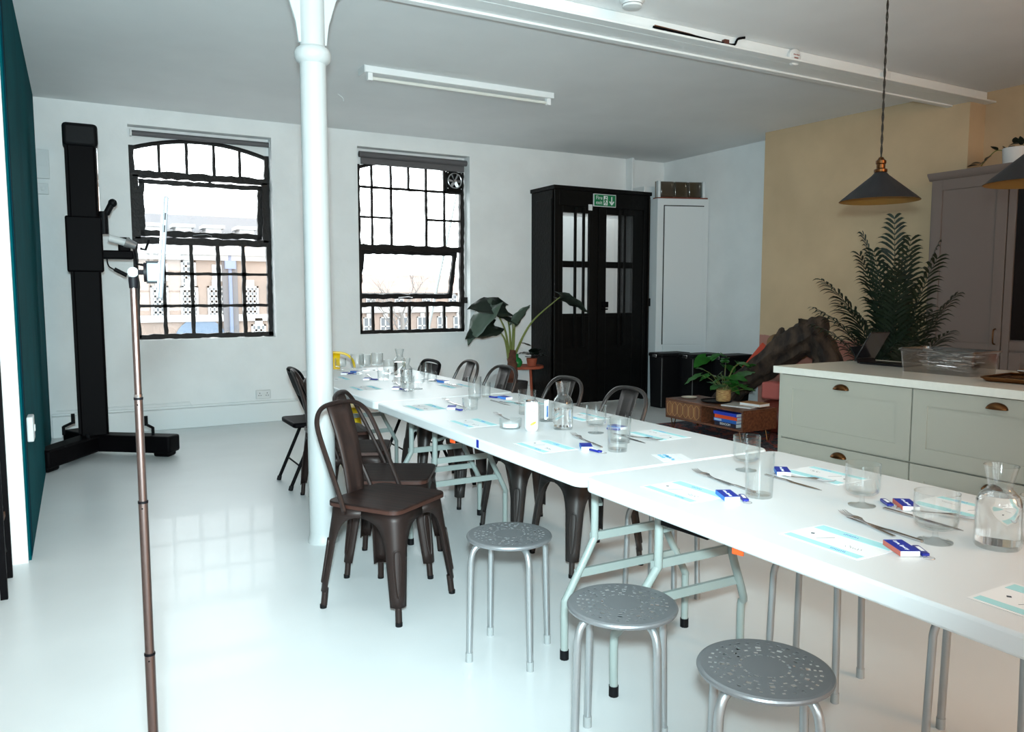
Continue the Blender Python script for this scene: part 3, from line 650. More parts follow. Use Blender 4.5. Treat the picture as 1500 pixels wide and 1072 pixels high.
# ================================================================== CHAIRS
def leg_mesh(sx, sy):
    b = MB()
    lv = [(.443, .1785), (.412, .1785), (.409, .150), (.400, .122), (.388, .102), (.37, .086), (.34, .072), (.30, .060), (.24, .048), (.18, .038), (.12, .027), (.075, .020)]
    n = 7; vs = []; cen = []
    for z, w_ in lv:
        t = (.443-z)/.443; c = .1785+.04*t; rc = .058*(1-t)+.024*t; w_ = max(w_, rc+.015)
        row = [(c-w_, c)]+[(c-rc+rc*math.sin(PI/2*i/(n-1)), c-rc+rc*math.cos(PI/2*i/(n-1))) for i in range(n)]+[(c, c-w_)]
        vs += [(sx*x, sy*y, z) for x, y in row]; cen.append((z, c-rc*(1-.7071)))
    k = n+2; fs = [(i*k+j, i*k+j+1, (i+1)*k+j+1, (i+1)*k+j) for i in range(len(lv)-1) for j in range(k-1)]
    if sx*sy < 0: fs = [f[::-1] for f in fs]
    b.add(vs, fs)
    def at(z):
        for i in range(len(cen)-1):
            if cen[i][0] >= z >= cen[i+1][0]:
                u = (cen[i][0]-z)/(cen[i][0]-cen[i+1][0]); return cen[i][1]*(1-u)+cen[i+1][1]*u
        return cen[-1][1]
    loop = []
    for z, hw in ((.30, .004), (.292, .012), (.26, .0145), (.2, .0125), (.15, .009), (.118, .004)):
        loop.append((z, hw))
    pts = [(z, h) for z, h in loop]+[(z, -h) for z, h in loop[::-1]]
    P = []
    for z, h in pts:
        c = at(z)+.002-abs(h)*.12; P.append((sx*(c+h*.7071), sy*(c-h*.7071), z))
    b.tube(smooth_path(P, 3, True), .0032, 6, True)
    f = .1785+.04-.0225
    b.tube([(sx*f, sy*f, 0.012), (sx*(f-.0055), sy*(f-.0055), .085)], [.0128, .0128], 10)
    return b
def cafe_chair(label, metal, wood, loc, rz):
    t = thing('cafe_chair', label, 'chair', loc, rz)
    if wood:
        s = MB().prism(rrect(.19, .185, .05, 5), .444, .466).build('seat', DWOOD, t, bevel=.004)
        MB().prism(rrect(.1905, .1855, .05, 5), .446, .460).build('seat_edge', SEDGE, t)
    else: MB().prism(rrect(.186, .181, .05, 5), .443, .455).build('seat', metal, t, bevel=.005)
    for sx, sy in ((1, 1), (-1, 1), (1, -1), (-1, -1)):
        lg = leg_mesh(sx, sy).build('leg', metal, t, solid=.003)
        MB().tube([(sx*.198, sy*.198, 0), (sx*.198, sy*.198, .016)], .0145, 10).build('foot', BLACKPL, lg)
    half = [(-.197, -.075, .435), (-.196, -.100, .50), (-.190, -.165, .64), (-.182, -.215, .745), (-.165, -.240, .80), (-.12, -.258, .838), (-.05, -.266, .852)]
    pts = half+[(-x, y, z) for x, y, z in half[::-1]]
    b = MB(); b.tube(smooth_path(pts, 4), .0105, 8)
    for s in (-1, 1): b.tube([(.205*s, -.075, .43), (.19*s, -.075, .43)], .009, 8)
    b.build('back_frame', metal, t)
    b = MB(); n = 8; vs = []
    for i in range(n+1):
        u = i/n; z = .44+.405*u; y = -.172-.092*u+.018*math.sin(PI*u); hw = .052+.022*u
        for j in range(5):
            v = -1+j*.5; vs.append((hw*v, y-.006*(1-v*v), z))
    b.add(vs, [(i*5+j, i*5+j+1, i*5+6+j, i*5+5+j) for i in range(n) for j in range(4)])
    sp = b.build('splat', mat_wood('splat_wood', (.028, .014, .011), (.014, .007, .006), .55, 2) if wood and 'splat_wood' not in bpy.data.materials else (bpy.data.materials['splat_wood'] if wood else metal), t, solid=.010 if wood else .003)
    if not wood:
        def sy_(z): u = (z-.44)/.405; return -.172-.092*u+.018*math.sin(PI*u)
        loop = []
        for x, z in ((-.026, .50), (-.030, .72), (-.022, .735), (.022, .735), (.030, .72), (.026, .50)): loop.append((x, sy_(z)-.0075, z))
        for o_ in (0, .014):
            q = MB(); q.tube([(x, y+o_, z) for x, y, z in loop], .003, 6); q.build('embossed_rib', metal, sp)
    return t
def face(dx, dy): return math.atan2(-dx, dy)
cafe_chair('brown metal cafe chair with wooden seat nearest, turned towards the camera before the column', BRONZE, True, (1.138, 3.135, 0), face(.54, -.84))
cafe_chair('brown metal cafe chair with wooden seat right behind the nearest one', BRONZE, True, (1.33, 3.56, 0), face(.86, -.51))
cafe_chair('brown metal cafe chair with wooden seat behind the column, third back along the table', BRONZE, True, (1.37, 4.28, 0), face(.90, -.42))
cafe_chair('brown cafe chair mostly hidden behind the column near the folding chairs', BRONZE, True, (1.44, 4.90, 0), face(.99, -.1))
FS = 'dark grey metal cafe chair across the table, '
cafe_chair(FS+'nearest one, its back before the walnut stand', BRONZE2, False, (2.19, 3.16, 0), face(-1, .05))
cafe_chair(FS+'before the black door, behind the half-full carafe', BRONZE2, False, (2.19, 3.72, 0), face(-1, 0))
cafe_chair(FS+'before the broad-leaved plant', BRONZE2, False, (2.21, 4.50, 0), face(-1, -.05))
cafe_chair(FS+'under the gridded window', BRONZE2, False, (2.20, 5.02, 0), face(-1, .06))
yc = cafe_chair('bright yellow metal cafe chair at the far end of the table', YELLOW, False, (1.76, 6.03, 0), face(-.2, -1))
# black folding chairs
def folding_chair(label, loc, rz, shade=BLACKM):
    t = thing('folding_chair', label, 'chair', loc, rz, 'black folding chairs')
    b = MB()
    for s in (-1, 1): b.tube([(.20*s, .20, 0.01), (.20*s, .02, .42), (.195*s, -.09, .68)], .0125, 8)
    pts = [(-.195, -.09, .68), (-.185, -.125, .77), (-.14, -.14, .805), (0, -.145, .815), (.14, -.14, .805), (.185, -.125, .77), (.195, -.09, .68)]
    b.tube(smooth_path(pts, 4), .0125, 8); b.build('front_frame', shade, t)
    for s in (-1, 1):
        MB().tube([(.175*s, -.22, .01), (.175*s, -.02, .46)], .012, 8).build('rear_leg', shade, t)
        MB().tube([(.20*s, .20, 0), (.20*s, .192, .03)], .016, 8).build('foot', BLACKPL, t); MB().tube([(.175*s, -.22, 0), (.175*s, -.212, .03)], .016, 8).build('foot', BLACKPL, t)
    b = MB(); b.tube([(-.2, .135, .15), (.2, .135, .15)], .006, 6); b.tube([(-.175, -.15, .16), (.175, -.15, .16)], .006, 6); b.build('rung', shade, t)
    MB().prism(rrect(.19, .19, .03), .425, .46).build('seat', shade, t, bevel=.010)
    b = MB(); vs = []; n = 6
    for i in range(n+1):
        u = i/n; z = .62+.17*u; y = -.075-.065*u
        for j in range(5): v = -1+j*.5; vs.append((.18*v, y-.02*(1-v*v), z))
    b.add(vs, [(i*5+j, i*5+j+1, i*5+6+j, i*5+5+j) for i in range(n) for j in range(4)]); b.build('backrest', shade, t, solid=.006)
folding_chair('black folding chair left of the column', (1.44, 5.445, 0), face(1, 0))
folding_chair('black folding chair across the table at its far right corner', (2.27, 5.60, 0), face(-1, .02))

# ------------------------------------------------------------------ perforated metal stools
def stool_seat():
    b = MB(); ns = 96
    R = [.0, .02, .040, .047, .054, .060, .066, .073, .080, .087, .093, .098, .104, .110, .116, .122, .130, .140, .149, .155, .157, .155, .148]
    Zs = lambda r: .452+.002*(1-(r/.157)**2)
    zz = [Zs(r) for r in R]; zz[-4] = .450; zz[-3] = .446; zz[-2] = .440; zz[-1] = .437
    vs = [(0, 0, zz[0])]
    for i in range(1, len(R)):
        for j in range(ns): a = 2*PI*j/ns; vs.append((R[i]*math.cos(a), R[i]*math.sin(a), zz[i]))
    idx = lambda i, j: 1+(i-1)*ns+j % ns
    fs = [(0, idx(1, j), idx(1, j+1)) for j in range(ns)]
    def hole(i, j):
        if i == 4: return j % 8 in (0, 1, 2, 4)
        if i == 6: return j % 12 in (2, 3)
        if i == 8: return j % 6 in (0, 1)
        if i in (10, 11): return j % 8 in (0, 1) or (i == 10 and j % 8 == 4)
        if i == 13: return j % 4 == 0
        if i == 15: return j % 3 == 0
        return False
    for i in range(1, len(R)-1):
        for j in range(ns):
            if not hole(i, j): fs.append((idx(i, j), idx(i+1, j), idx(i+1, j+1), idx(i, j+1)))
    b.add(vs, fs); return b
SEATME = [None]
def stool(label, loc, rz):
    t = thing('metal_stool', label, 'stool', loc, rz, 'silver metal stools')
    if SEATME[0] is None:
        o = stool_seat().build('seat', SILVERTOP, t, solid=.0015, flat=True); SEATME[0] = o.data
    else: link('seat', SEATME[0], t, solid=.0015)
    for k in range(4):
        a = PI/4+k*PI/2; c, s_ = math.cos(a), math.sin(a)
        prof = smooth_path([(.085, 0, .430), (.118, 0, .428), (.140, 0, .416), (.152, 0, .385), (.155, 0, .33), (.163, 0, .03)], 4)
        lg = MB().tube([(p.x*c, p.x*s_, p.z) for p in prof], .0115, 10).build('leg', SILVER, t)
        MB().tube([(.1635*c, .1635*s_, 0), (.163*c, .163*s_, .035)], .0132, 10).build('foot_cap', CAPM, lg)
    MB().tube([(-.1, 0, .428), (.1, 0, .428)], .008, 8).build('under_brace', SILVER, t)
stool('silver perforated stool beside the nearest brown cafe chair', (1.355, 2.445, 0), .75)
stool('silver perforated stool in the middle of the three on the near side', (1.325, 1.725, 0), .80)
stool('silver perforated stool nearest the camera at the bottom edge', (1.385, 1.252, 0), .85)
stool('silver stool across the table, half hidden beside the last dark chair', (2.17, 2.55, 0), .40)
stool('silver stool across the table, its legs behind the nearest stool', (2.185, 1.755, 0), math.atan2(.23, .12)+.785)
stool('silver stool across the table at the lower right corner', (2.20, 1.20, 0), math.atan2(.23, .10)+.785)

# ================================================================== ON THE TABLE
def glass_goblet(h=.116, r=.045):
    b = MB(); k = h/.116; rr = r
    b.lathe([(.0001, 0), (rr*.78, 0), (rr*.78, .002*k), (rr*.3, .006*k), (.0065, .011*k), (.0055, .026*k), (.010, .031*k), (rr*.75, .034*k), (rr*.93, .041*k), (rr*.985, .055*k), (rr, h),
             (rr-.0018, h), (rr*.955, .056*k), (rr*.89, .044*k), (rr*.70, .0375*k), (.0001, .0365*k)], 32); return b
def glass_tumbler(h=.126, r=.04):
    b = MB(); b.lathe([(.0001, 0), (r*.90, 0), (r*.93, .003), (r, h), (r-.0018, h), (r*.90, .008), (.0001, .007)], 32); return b
def glass_ribbed(h=.09, r=.043):
    b = MB(); b.lathe([(.0001, 0), (r*.72, 0), (r*.78, .006), (r*.95, h*.45), (r, h), (r-.002, h), (r*.92, h*.45), (r*.70, .010), (.0001, .009)], 32); return b
def carafe(h=.19, r=.046):
    k = h/.19; b = MB()
    b.lathe([(.0001, 0), (r*.93, 0), (r, .006*k), (r, .100*k), (r*.97, .110*k), (r*.82, .124*k), (r*.60, .134*k), (r*.52, .141*k), (r*.55, .150*k), (r*.75, h),
             (r*.75-.002, h), (r*.55-.002, .150*k), (r*.52-.002, .141*k), (r*.58, .133*k), (r*.80, .122*k), (r*.94, .108*k), (r*.95, .099*k), (r*.95, .010*k), (.0001, .012*k)], 36); return b
def put_glass(name, label, cat, mb, x, y, group=None):
    o = mb.build('glass_wall', GLASS, None); o.name = name; o.location = (x, y, TZ+.0006); return tag(o, label, cat, group)
def put_carafe(label, x, y, h, r, wz):
    t = thing('water_carafe', label, 'carafe', (x, y, TZ+.0006)); carafe(h, r).build('glass_wall', GLASS, t)
    k = h/.19; rw = r*.945; top_ = wz
    pr = [(.0001, .0125*k), (rw, .0125*k), (rw, min(top_, .099*k))]
    if top_ > .1*k: pr += [(r*.93, .107*k)]
    if top_ > .12*k: pr += [(r*.79, .1215*k)]
    pr += [(.0001, pr[-1][1]+.0002)]
    MB().lathe(pr, 36).build('water', WATER, t); return t
G = 'stemmed glasses on the tables'; T_ = 'tumblers on the tables'
put_glass('stemmed_glass', 'stemmed glass standing alone before the island drawers', 'glass', glass_goblet(.116, .045), 1.835, 1.34, G)
put_glass('stemmed_glass', 'large stemmed glass next to the full carafe', 'glass', glass_goblet(.117, .0485), 1.711, 1.055, G)
put_glass('stemmed_glass', 'stemmed glass behind the tall tumbler, before the rug', 'glass', glass_goblet(.114, .043), 1.878, 1.80, G)
put_glass('tall_tumbler', 'tall tumbler before a stemmed glass on the nearest table', 'glass', glass_tumbler(.128, .040), 1.665, 1.545, T_)
put_glass('tumbler', 'tumbler cut by the right edge beside the full carafe', 'glass', glass_tumbler(.11, .04), 1.90, .93, T_)
put_carafe('full water carafe at the right edge of the table', 1.80, .965, .187, .0475, .122)
put_glass('stemmed_glass', 'stemmed glass right of the half-full carafe', 'glass', glass_goblet(.116, .042), 1.85, 2.60, G)
put_glass('tall_tumbler', 'tall tumbler in front of a wider one, right of the half-full carafe', 'glass', glass_tumbler(.12, .038), 1.705, 2.26, T_)
put_glass('tumbler', 'wide tumbler just behind the tall tumbler near the nearest dark chair', 'glass', glass_tumbler(.098, .042), 1.815, 2.39, T_)
put_carafe('half-full water carafe beside the white can', 1.785, 2.75, .20, .043, .085)
put_glass('tumbler', 'tumbler behind the white can', 'glass', glass_tumbler(.115, .043), 1.86, 3.18, T_)
put_glass('tumbler', 'small tumbler with a blue-printed card, between can and carafe', 'glass', glass_tumbler(.085, .034), 1.83, 2.955, T_)
cd = thing('printed_card', 'white card with a blue panel standing in the small tumbler', 'card', (1.83, 2.955, TZ+.009), .5)
MB().box((0, 0, .045), (.046, .002, .085), .12).build('card', PAPER, cd); MB().box((.004, -.002, .035), (.016, .0012, .05), .12).build('blue_panel', BLUEPR, cd)
bo = thing('candle_dish', 'low clear glass dish holding a white block near the can', 'dish', (1.60, 2.875, TZ+.0006))
MB().lathe([(.0001, 0), (.042, 0), (.047, .004), (.049, .042), (.046, .042), (.044, .007), (.0001, .006)], 32).build('glass_wall', GLASS, bo)
MB().lathe([(.0001, .0065), (.034, .0065), (.034, .022), (.0001, .023)], 24).build('white_block', PAPER, bo)
# drinks can
cn = thing('drinks_can', 'white drinks can with orange fruit mark beside the half-full carafe', 'can', (1.645, 2.775, TZ+.0006))
MB().lathe([(.0001, .002), (.022, .0), (.025, .004), (.029, .012), (.029, .112), (.0255, .124), (.0255, .127)], 36).build('body', mat('white_can', (.60, .61, .61), .4), cn)
MB().lathe([(.0258, .1225), (.0262, .1275), (.0248, .1285), (.0235, .125), (.0001, .125)], 36).build('lid', CHROME, cn)
MB().box((.004, -.002, .1265), (.022, .012, .0015), .6).build('pull_tab', CHROME, cn)
va = math.atan2(-2.775, -1.645)     # towards the room's middle
def on_can(ang0, zc):
    def fn(v):
        a = va+ang0+v.x/.0293; r = .0293+v.z; return Vector((r*math.cos(a), r*math.sin(a), zc+v.y))
    return fn
letters = 'WHITE C'
for i, ch in enumerate(letters):
    a = math.radians(172-21*i); base = on_can(.42, .085)
    def fn(v, a=a, base=base):
        c, s_ = math.cos(a-PI/2), math.sin(a-PI/2)
        return base(Vector((.0165*math.cos(a)+v.x*c-v.y*s_, .0165*math.sin(a)+v.x*s_+v.y*c, v.z)))
    text(ch, .0085, INK, cn, None, .0002, fn=fn)
def canstroke(pts, ang0, zc, r, mt, name):
    f = on_can(ang0, zc); MB().tube([f(Vector((x, y, .0002))) for x, y in pts], r, 5).build(name, mt, cn)
canstroke([(.0145*math.cos(a), .0145*math.sin(a)) for a in [PI+.3+i*.2 for i in range(13)]], .42, .085, .0005, INK, 'ring_mark')
canstroke([(-.004, -.004), (0, .006), (.004, -.003), (.002, .002), (-.002, 0)], .42, .085, .0005, INK, 'emblem')
b = MB(); f = on_can(.25, .035); vs = []
for i in range(9):
    u = i/8; x = -.014+.028*u; w_ = .0055*math.sin(PI*u)**.6+.0004
    vs += [f(Vector((x, .012*u-.006-w_, .0003))), f(Vector((x, .012*u-.006+w_, .0003)))]
b.add(vs, [(2*i, 2*i+2, 2*i+3, 2*i+1) for i in range(8)]); b.build('fruit_mark', mat('orange_print', rgb(250, 165, 60), .6), cn)
# far cluster of glasses
for k, (x, y, r, h, lab) in enumerate([
    (1.74, 5.38, .048, .146, 'tall stemmed glass nearest the yellow chair in the far cluster'), (1.87, 5.60, .044, .118, 'stemmed glass at the back of the far cluster, second from the yellow chair'),
    (1.965, 5.60, .046, .13, 'wide-bowled stemmed glass standing highest at the back of the far cluster'), (1.78, 4.35, .044, .127, 'stemmed glass right of the farthest carafes'),
    (2.04, 4.84, .041, .11, 'stemmed glass in the far cluster beside the dark chair under the gridded window'), (1.72, 5.72, .043, .09, 'stemmed glass directly before the yellow chair back')]):
    put_glass('stemmed_glass', lab, 'glass', glass_goblet(h, r), x, y, G)
for k, (x, y, r, h, lab) in enumerate([
    (1.95, 5.30, .046, .10, 'tumbler left of the farthest carafes'), (1.775, 4.94, .040, .072, 'squat tumbler in front of the far cluster, left of the carafes'),
    (1.695, 4.29, .037, .088, 'tumbler before the stemmed glass at the right of the farthest carafes'), (2.03, 4.71, .033, .062, 'small tumbler at the right end of the far cluster'),
    (1.885, 3.79, .037, .122, 'tall tumbler in the little group before the broad-leaved plant'), (1.69, 3.45, .040, .056, 'squat tumbler in front of the little group before the plant'),
    (1.965, 3.81, .026, .085, 'narrow tumbler at the back of the little group before the plant')]):
    put_glass('tumbler', lab, 'glass', glass_tumbler(h, r), x, y, T_)
put_carafe('taller empty-necked carafe in the far cluster, before the wall', 1.95, 5.09, .192, .043, .10)
put_carafe('carafe in front of the other in the far cluster', 1.825, 4.65, .165, .039, .09)

# place settings
SMALL = TZ+.0005
def menu(label, x, y, flip):
    t = thing('menu_sheet', label, 'menu', (x, y, SMALL), PI if flip else 0, 'menu sheets at the place settings')
    MB().bb(-.078, .078, -.108, .108, 0, .0006).build('sheet', PAPER, t)
    MB().bb(-.070, -.046, -.10, .10, .0006, .0010).build('teal_band', TEALPR, t); MB().bb(.036, .070, -.10, .10, .0006, .0010).build('teal_band', TEALPR, t)
    b = MB(); rr = random.Random(int(y*100))
    for cx_, cy_, L_ in ((.053, -.01, .04), (-.058, -.06, .04)):
        for i in range(9): b.bar((cx_-.004+rr.uniform(-.002, .002), cy_+i*L_/9, .0012), (cx_+.004+rr.uniform(-.002, .002), cy_+i*L_/9+.002, .0012), .0012, .0004)
    b.build('blue_scribble', BLUEPR, t)
    b = MB()
    for i in range(7): b.bar((-.02+rr.uniform(-.006, .006), -.07+i*.006, .0009), (-.012+rr.uniform(-.006, .006), -.066+i*.006, .0009), .0008, .0004)
    b.bar((-.03, .04, .0009), (.01, .02, .0009), .0008, .0004); b.box((-.005, .07, .0009), (.008, .008, .0004), .6); b.build('line_drawing', INK, t)
for y, lab in ((.715, 'teal-banded menu cut by the right edge of the picture'), (1.165, 'teal-banded menu on the near side beside the first blue matchbox'), (1.69, 'teal-banded menu on the near side behind the middle stool'),
               (2.46, 'teal-banded menu on the near side opposite the tall tumbler'), (3.07, 'teal-banded menu on the near side left of the candle dish'), (3.62, 'teal-banded menu on the near side before the little group of glasses'),
               (4.55, 'teal-banded menu on the near side before the farthest carafes'), (5.16, 'teal-banded menu on the near side at the far end')):
    menu(lab, 1.52, y, False)
for y, lab in ((1.19, 'teal-banded menu on the far side behind the large stemmed glass'), (1.63, 'teal-banded menu on the far side before the island drawers'), (2.44, 'teal-banded menu on the far side before the nearest dark chair'),
               (2.98, 'teal-banded menu on the far side behind the half-full carafe'), (3.52, 'teal-banded menu on the far side left of the white can'), (4.38, 'teal-banded menu on the far side by the far cluster')):
    menu(lab, 2.045, y, True)
def fork_mb():
    b = MB(); n = 12; vs = []
    for i in range(n+1):
        u = i/n; y = -.098+.128*u; w_ = .0052-.0028*min(1, u*1.3) if u < .8 else .0024+.0075*((u-.8)/.2)**1.5
        z = .003+.006*max(0, (u-.55)/.45)
        vs += [(-w_, y, z-.001), (w_, y, z-.001), (w_, y, z+.001), (-w_, y, z+.001)]
    b.add(vs, [(0, 1, 2, 3)]+[(4*i+j, 4*i+4+j, 4*i+4+(j+1) % 4, 4*i+(j+1) % 4) for i in range(n) for j in range(4)])
    b.box((0, .038, .009), (.0215, .018, .0018))
    for k in range(4):
        x = -.0095+k*.00635; b.tube([(x, .045, .009), (x, .065, .0065), (x, .085, .009), (x, .098, .0125)], [.0015, .0014, .0012, .0008], 5)
    return b
def knife_mb():
    b = MB(); n = 10; vs = []
    for i in range(n+1):
        u = i/n; y = -.11+.22*u
        w_ = .0055 if u < .5 else .0085*(1-max(0, (u-.75)/.25)**2)+.0005; th = .0022 if u < .5 else .0008
        vs += [(-w_*.7, y, .0005), (w_, y, .0005), (w_, y, .0005+2*th), (-w_*.7, y, .0005+2*th)]
    b.add(vs, [(0, 1, 2, 3), tuple(range(4*n, 4*n+4))[::-1]]+[(4*i+j, 4*i+4+j, 4*i+4+(j+1) % 4, 4*i+(j+1) % 4) for i in range(n) for j in range(4)]); return b
forkp = fork_mb().build('fork', STEEL); tag(forkp, 'fork', 'fork'); fu = []
knifep = knife_mb().build('knife', STEEL); tag(knifep, 'knife', 'knife'); ku = []
def ang(a, b_): return math.atan2(-(b_[0]-a[0]), b_[1]-a[1])
def put_fork(tip, end, lab, z=SMALL):
    a = ang(end, tip); d_ = (Vector(tip)-Vector(end)).normalized(); c = Vector(tip)-d_*.099
    place(forkp, fu, (c.x, c.y, z), a, lab, 'forks at the place settings')
def put_knife(tip, end, lab, z=SMALL):
    a = ang(end, tip); c = (Vector(tip)+Vector(end))/2; place(knifep, ku, (c.x, c.y, z), a, lab, 'knives at the place settings')
put_fork((1.712, 1.31), (1.643, 1.073), 'fork beside the nearest blue matchbox on the near side')
put_knife((1.700, 1.285), (1.678, 1.065), 'knife beside the nearest blue matchbox on the near side')
put_fork((1.712, 1.862), (1.667, 1.588), 'fork left of the tall tumbler on the nearest table')
put_knife((1.705, 1.80), (1.680, 1.57), 'knife left of the tall tumbler on the nearest table')
put_fork((1.735, 2.60), (1.677, 2.324), 'fork below the half-full carafe'); put_knife((1.725, 2.55), (1.685, 2.33), 'knife below the half-full carafe')
put_fork((1.72, 3.244), (1.675, 2.95), 'fork left of the candle dish')
put_fork((1.715, 3.828), (1.68, 3.496), 'fork before the little group of glasses'); put_knife((1.705, 3.75), (1.69, 3.53), 'knife before the little group of glasses')
put_fork((1.779, 4.765), (1.738, 4.489), 'fork before the farthest carafes'); put_fork((1.782, 5.306), (1.741, 5.07), 'fork at the left of the far cluster')
put_knife((1.846, 1.065), (1.857, 1.293), 'knife passing behind the large stemmed glass')
put_fork((1.955, 1.09), (1.885, 1.30), 'fork passing behind the large stemmed glass')
put_knife((1.872, 1.50), (1.88, 1.72), 'knife right of the tall tumbler before the island'); put_fork((1.968, 1.53), (1.905, 1.74), 'fork right of the tall tumbler before the island')
put_knife((1.882, 2.316), (1.90, 2.54), 'dark-edged knife before the nearest dark chair'); put_fork((1.955, 2.31), (1.905, 2.53), 'fork before the nearest dark chair')
put_knife((1.925, 3.45), (1.928, 3.69), 'knife on the far side left of the white can'); put_fork((1.985, 3.42), (1.94, 3.65), 'fork on the far side left of the white can')
put_fork((2.03, 4.33), (2.06, 4.55), 'fork at the right end of the far cluster')
def script_strokes(b, L_, z):
    pass
def matchbox(x, y, rz, label, striker=True, detail=True):
    t = thing('matchbox', label, 'matchbox', (x, y, SMALL), rz, 'blue matchboxes at the place settings')
    w_, l, h = .042, .080, .013
    MB().bb(-w_/2, w_/2, -l/2, l/2, .001, h-.0006).build('tray', WHITECARD, t); MB().bb(-w_/2-.0003, w_/2+.0003, -l/2, l/2, h-.0008, h).build('cover', BLUEBOX, t)
    MB().bb(-w_/2-.0008, -w_/2, -l/2, l/2, .001, h-.0005).build('striker', SALMON if striker else BLUEPR, t)
    if detail:
        text('Love, Specsy', .0125, PAPER, t, frame3((0, -1, 0), (1, 0, 0), (0, 0, h+.0002)), .0002)
    return t
def fob(x, y, rz, label):
    t = thing('key_fob', label, 'key fob', (x, y, SMALL), rz, 'blue key fobs at the place settings')
    MB().prism(rrect(.0085, .030, .005, 4), .001, .009).build('body', BLUEPL, t, bevel=.002)
    MB().bb(-.004, .004, -.012, .018, .009, .0094).build('white_print', PAPER, t)
    MB().tube([(.012*math.cos(a), -.041+.012*math.sin(a), .003) for a in [2*PI*i/20 for i in range(20)]], .0009, 5, True).build('ring', CHROME, t)
matchbox(1.582, 1.052, -.51, 'blue matchbox with salmon striker on the near side, most detailed in front')
fob(1.606, 1.022, -.60, 'blue key fob with ring beside the nearest blue matchbox')
matchbox(1.925, 1.272, -.66, 'blue matchbox with salmon striker on the far side behind the large stemmed glass'); fob(1.905, 1.315, -.60, 'blue key fob left of the far side matchbox')
matchbox(1.576, 1.577, -.45, 'blue matchbox left of the tall tumbler', False); fob(1.600, 1.540, -.56, 'blue key fob left of the tall tumbler')
matchbox(1.948, 1.715, -.69, 'blue matchbox right of the tall tumbler before the island', False)
matchbox(1.632, 2.355, -.5, 'blue matchbox below the half-full carafe', False, False); fob(1.625, 2.285, .1, 'blue key fob below the half-full carafe')
matchbox(1.99, 2.64, .1, 'blue matchbox seen through the wide tumbler', False, False); fob(1.955, 2.62, .5, 'blue key fob seen through the wide tumbler')
matchbox(1.618, 3.51, -.5, 'pale matchbox before the little group of glasses', False, False); fob(1.625, 3.445, .1, 'blue key fob before the little group of glasses')
matchbox(2.03, 3.71, .1, 'blue matchbox on the far side left of the white can', False, False); fob(1.995, 3.775, .4, 'blue key fob on the far side left of the white can')
matchbox(1.665, 4.41, -.5, 'matchbox before the farthest carafes', False, False); fob(1.688, 4.352, .2, 'blue key fob before the farthest carafes')
matchbox(1.68, 4.99, -.5, 'matchbox at the left of the far cluster', False, False); fob(1.72, 4.965, .4, 'blue key fob at the left of the far cluster')
matchbox(2.06, 4.60, .2, 'matchbox at the right end of the far cluster', False, False); fob(2.066, 4.70, .3, 'blue key fob at the right end of the far cluster')
matchbox(1.66, 5.42, -.5, 'blue matchbox nearest the yellow chair', False, False); matchbox(1.76, 5.48, .3, 'blue matchbox behind the one nearest the yellow chair', False, False)
fob(1.705, 5.43, -1.0, 'dark blue key fob lying below the yellow chair')
sk = thing('printed_card', 'white card with blue printed blocks lying in the middle of the tables', 'card', (1.80, 2.07, SMALL), -.35)
MB().bb(-.055, .055, -.06, .06, 0, .0005).build('card', PAPER, sk)
b = MB()
for i in range(3):
    for j in range(2): b.box((-.03+.018*j, .045-.020*i, .0008), (.014, .014, .0004))
for i in range(6): b.box((-.012+.005*(i % 2), -.04+.014*i, .0008), (.012, .008, .0004), .4)
b.build('blue_blocks', mat('sky_blue_print', rgb(90, 180, 225), .8), sk)
b = MB()
for i in range(7): b.box((.02, .05-.015*i, .0008), (.014, .003, .0004), .5)
b.build('grey_lines', mat('pale_print', rgb(190, 205, 210), .8), sk)

# ================================================================== KITCHEN ISLAND
IX0, IX1, IY0, IY1 = 3.50, 4.40, .45, 3.17
isl = thing('kitchen_island', 'pale grey shaker kitchen island with drawers and cup handles', 'kitchen island', (0, 0, 0))
MB().bb(3.54, 4.36, IY0+.03, 3.125, .10, .88).build('carcass', CABG, isl)
MB().bb(3.60, 4.32, IY0+.05, 3.08, 0, .10).build('plinth', CABG, isl)
MB().bb(3.525, 4.37, 3.122, 3.142, .06, .88).build('end_panel', CABG, isl, bevel=.002)
def drawer(y0, y1, z0, z1):
    g = .003; y0 += g; y1 -= g; z0 += g; z1 -= g; fr = .075; x = 3.537
    d_ = MB(); d_.bb(x-.019, x, y0, y0+fr, z0, z1); d_.bb(x-.019, x, y1-fr, y1, z0, z1); d_.bb(x-.019, x, y0+fr, y1-fr, z0, z0+fr); d_.bb(x-.019, x, y0+fr, y1-fr, z1-fr, z1); d_.bb(x-.013, x, y0+fr, y1-fr, z0+fr, z1-fr)
    o = d_.build('drawer', CABG, isl)
    ym, zm = (y0+y1)/2, z1-.037; h = MB(); vs = []; na, nb = 14, 7
    for i in range(nb+1):
        ph = PI/2*i/nb
        for j in range(na+1):
            th = PI*j/na; vs.append((x-.019-.026*math.sin(ph)*(.35+.65*math.sin(th)), ym+.046*math.cos(th), zm-.012+.030*math.sin(th)*math.cos(ph)))
    h.add(vs, [(i*(na+1)+j, i*(na+1)+j+1, (i+1)*(na+1)+j+1, (i+1)*(na+1)+j) for i in range(nb) for j in range(na)])
    h.build('cup_handle', BRASS, o, solid=.002)
for y1 in (3.12, 2.318, 1.516):
    for z0, z1 in ((.515, .878), (.145, .512)): drawer(y1-.80, y1, z0, z1)
wt = MB().bb(IX0, IX1, IY0, IY1, .88, .92).build('worktop', QUARTZ, None, bevel=.003)
tag(wt, 'pale polished stone worktop laid on the kitchen island', 'worktop')
WZ = .9205
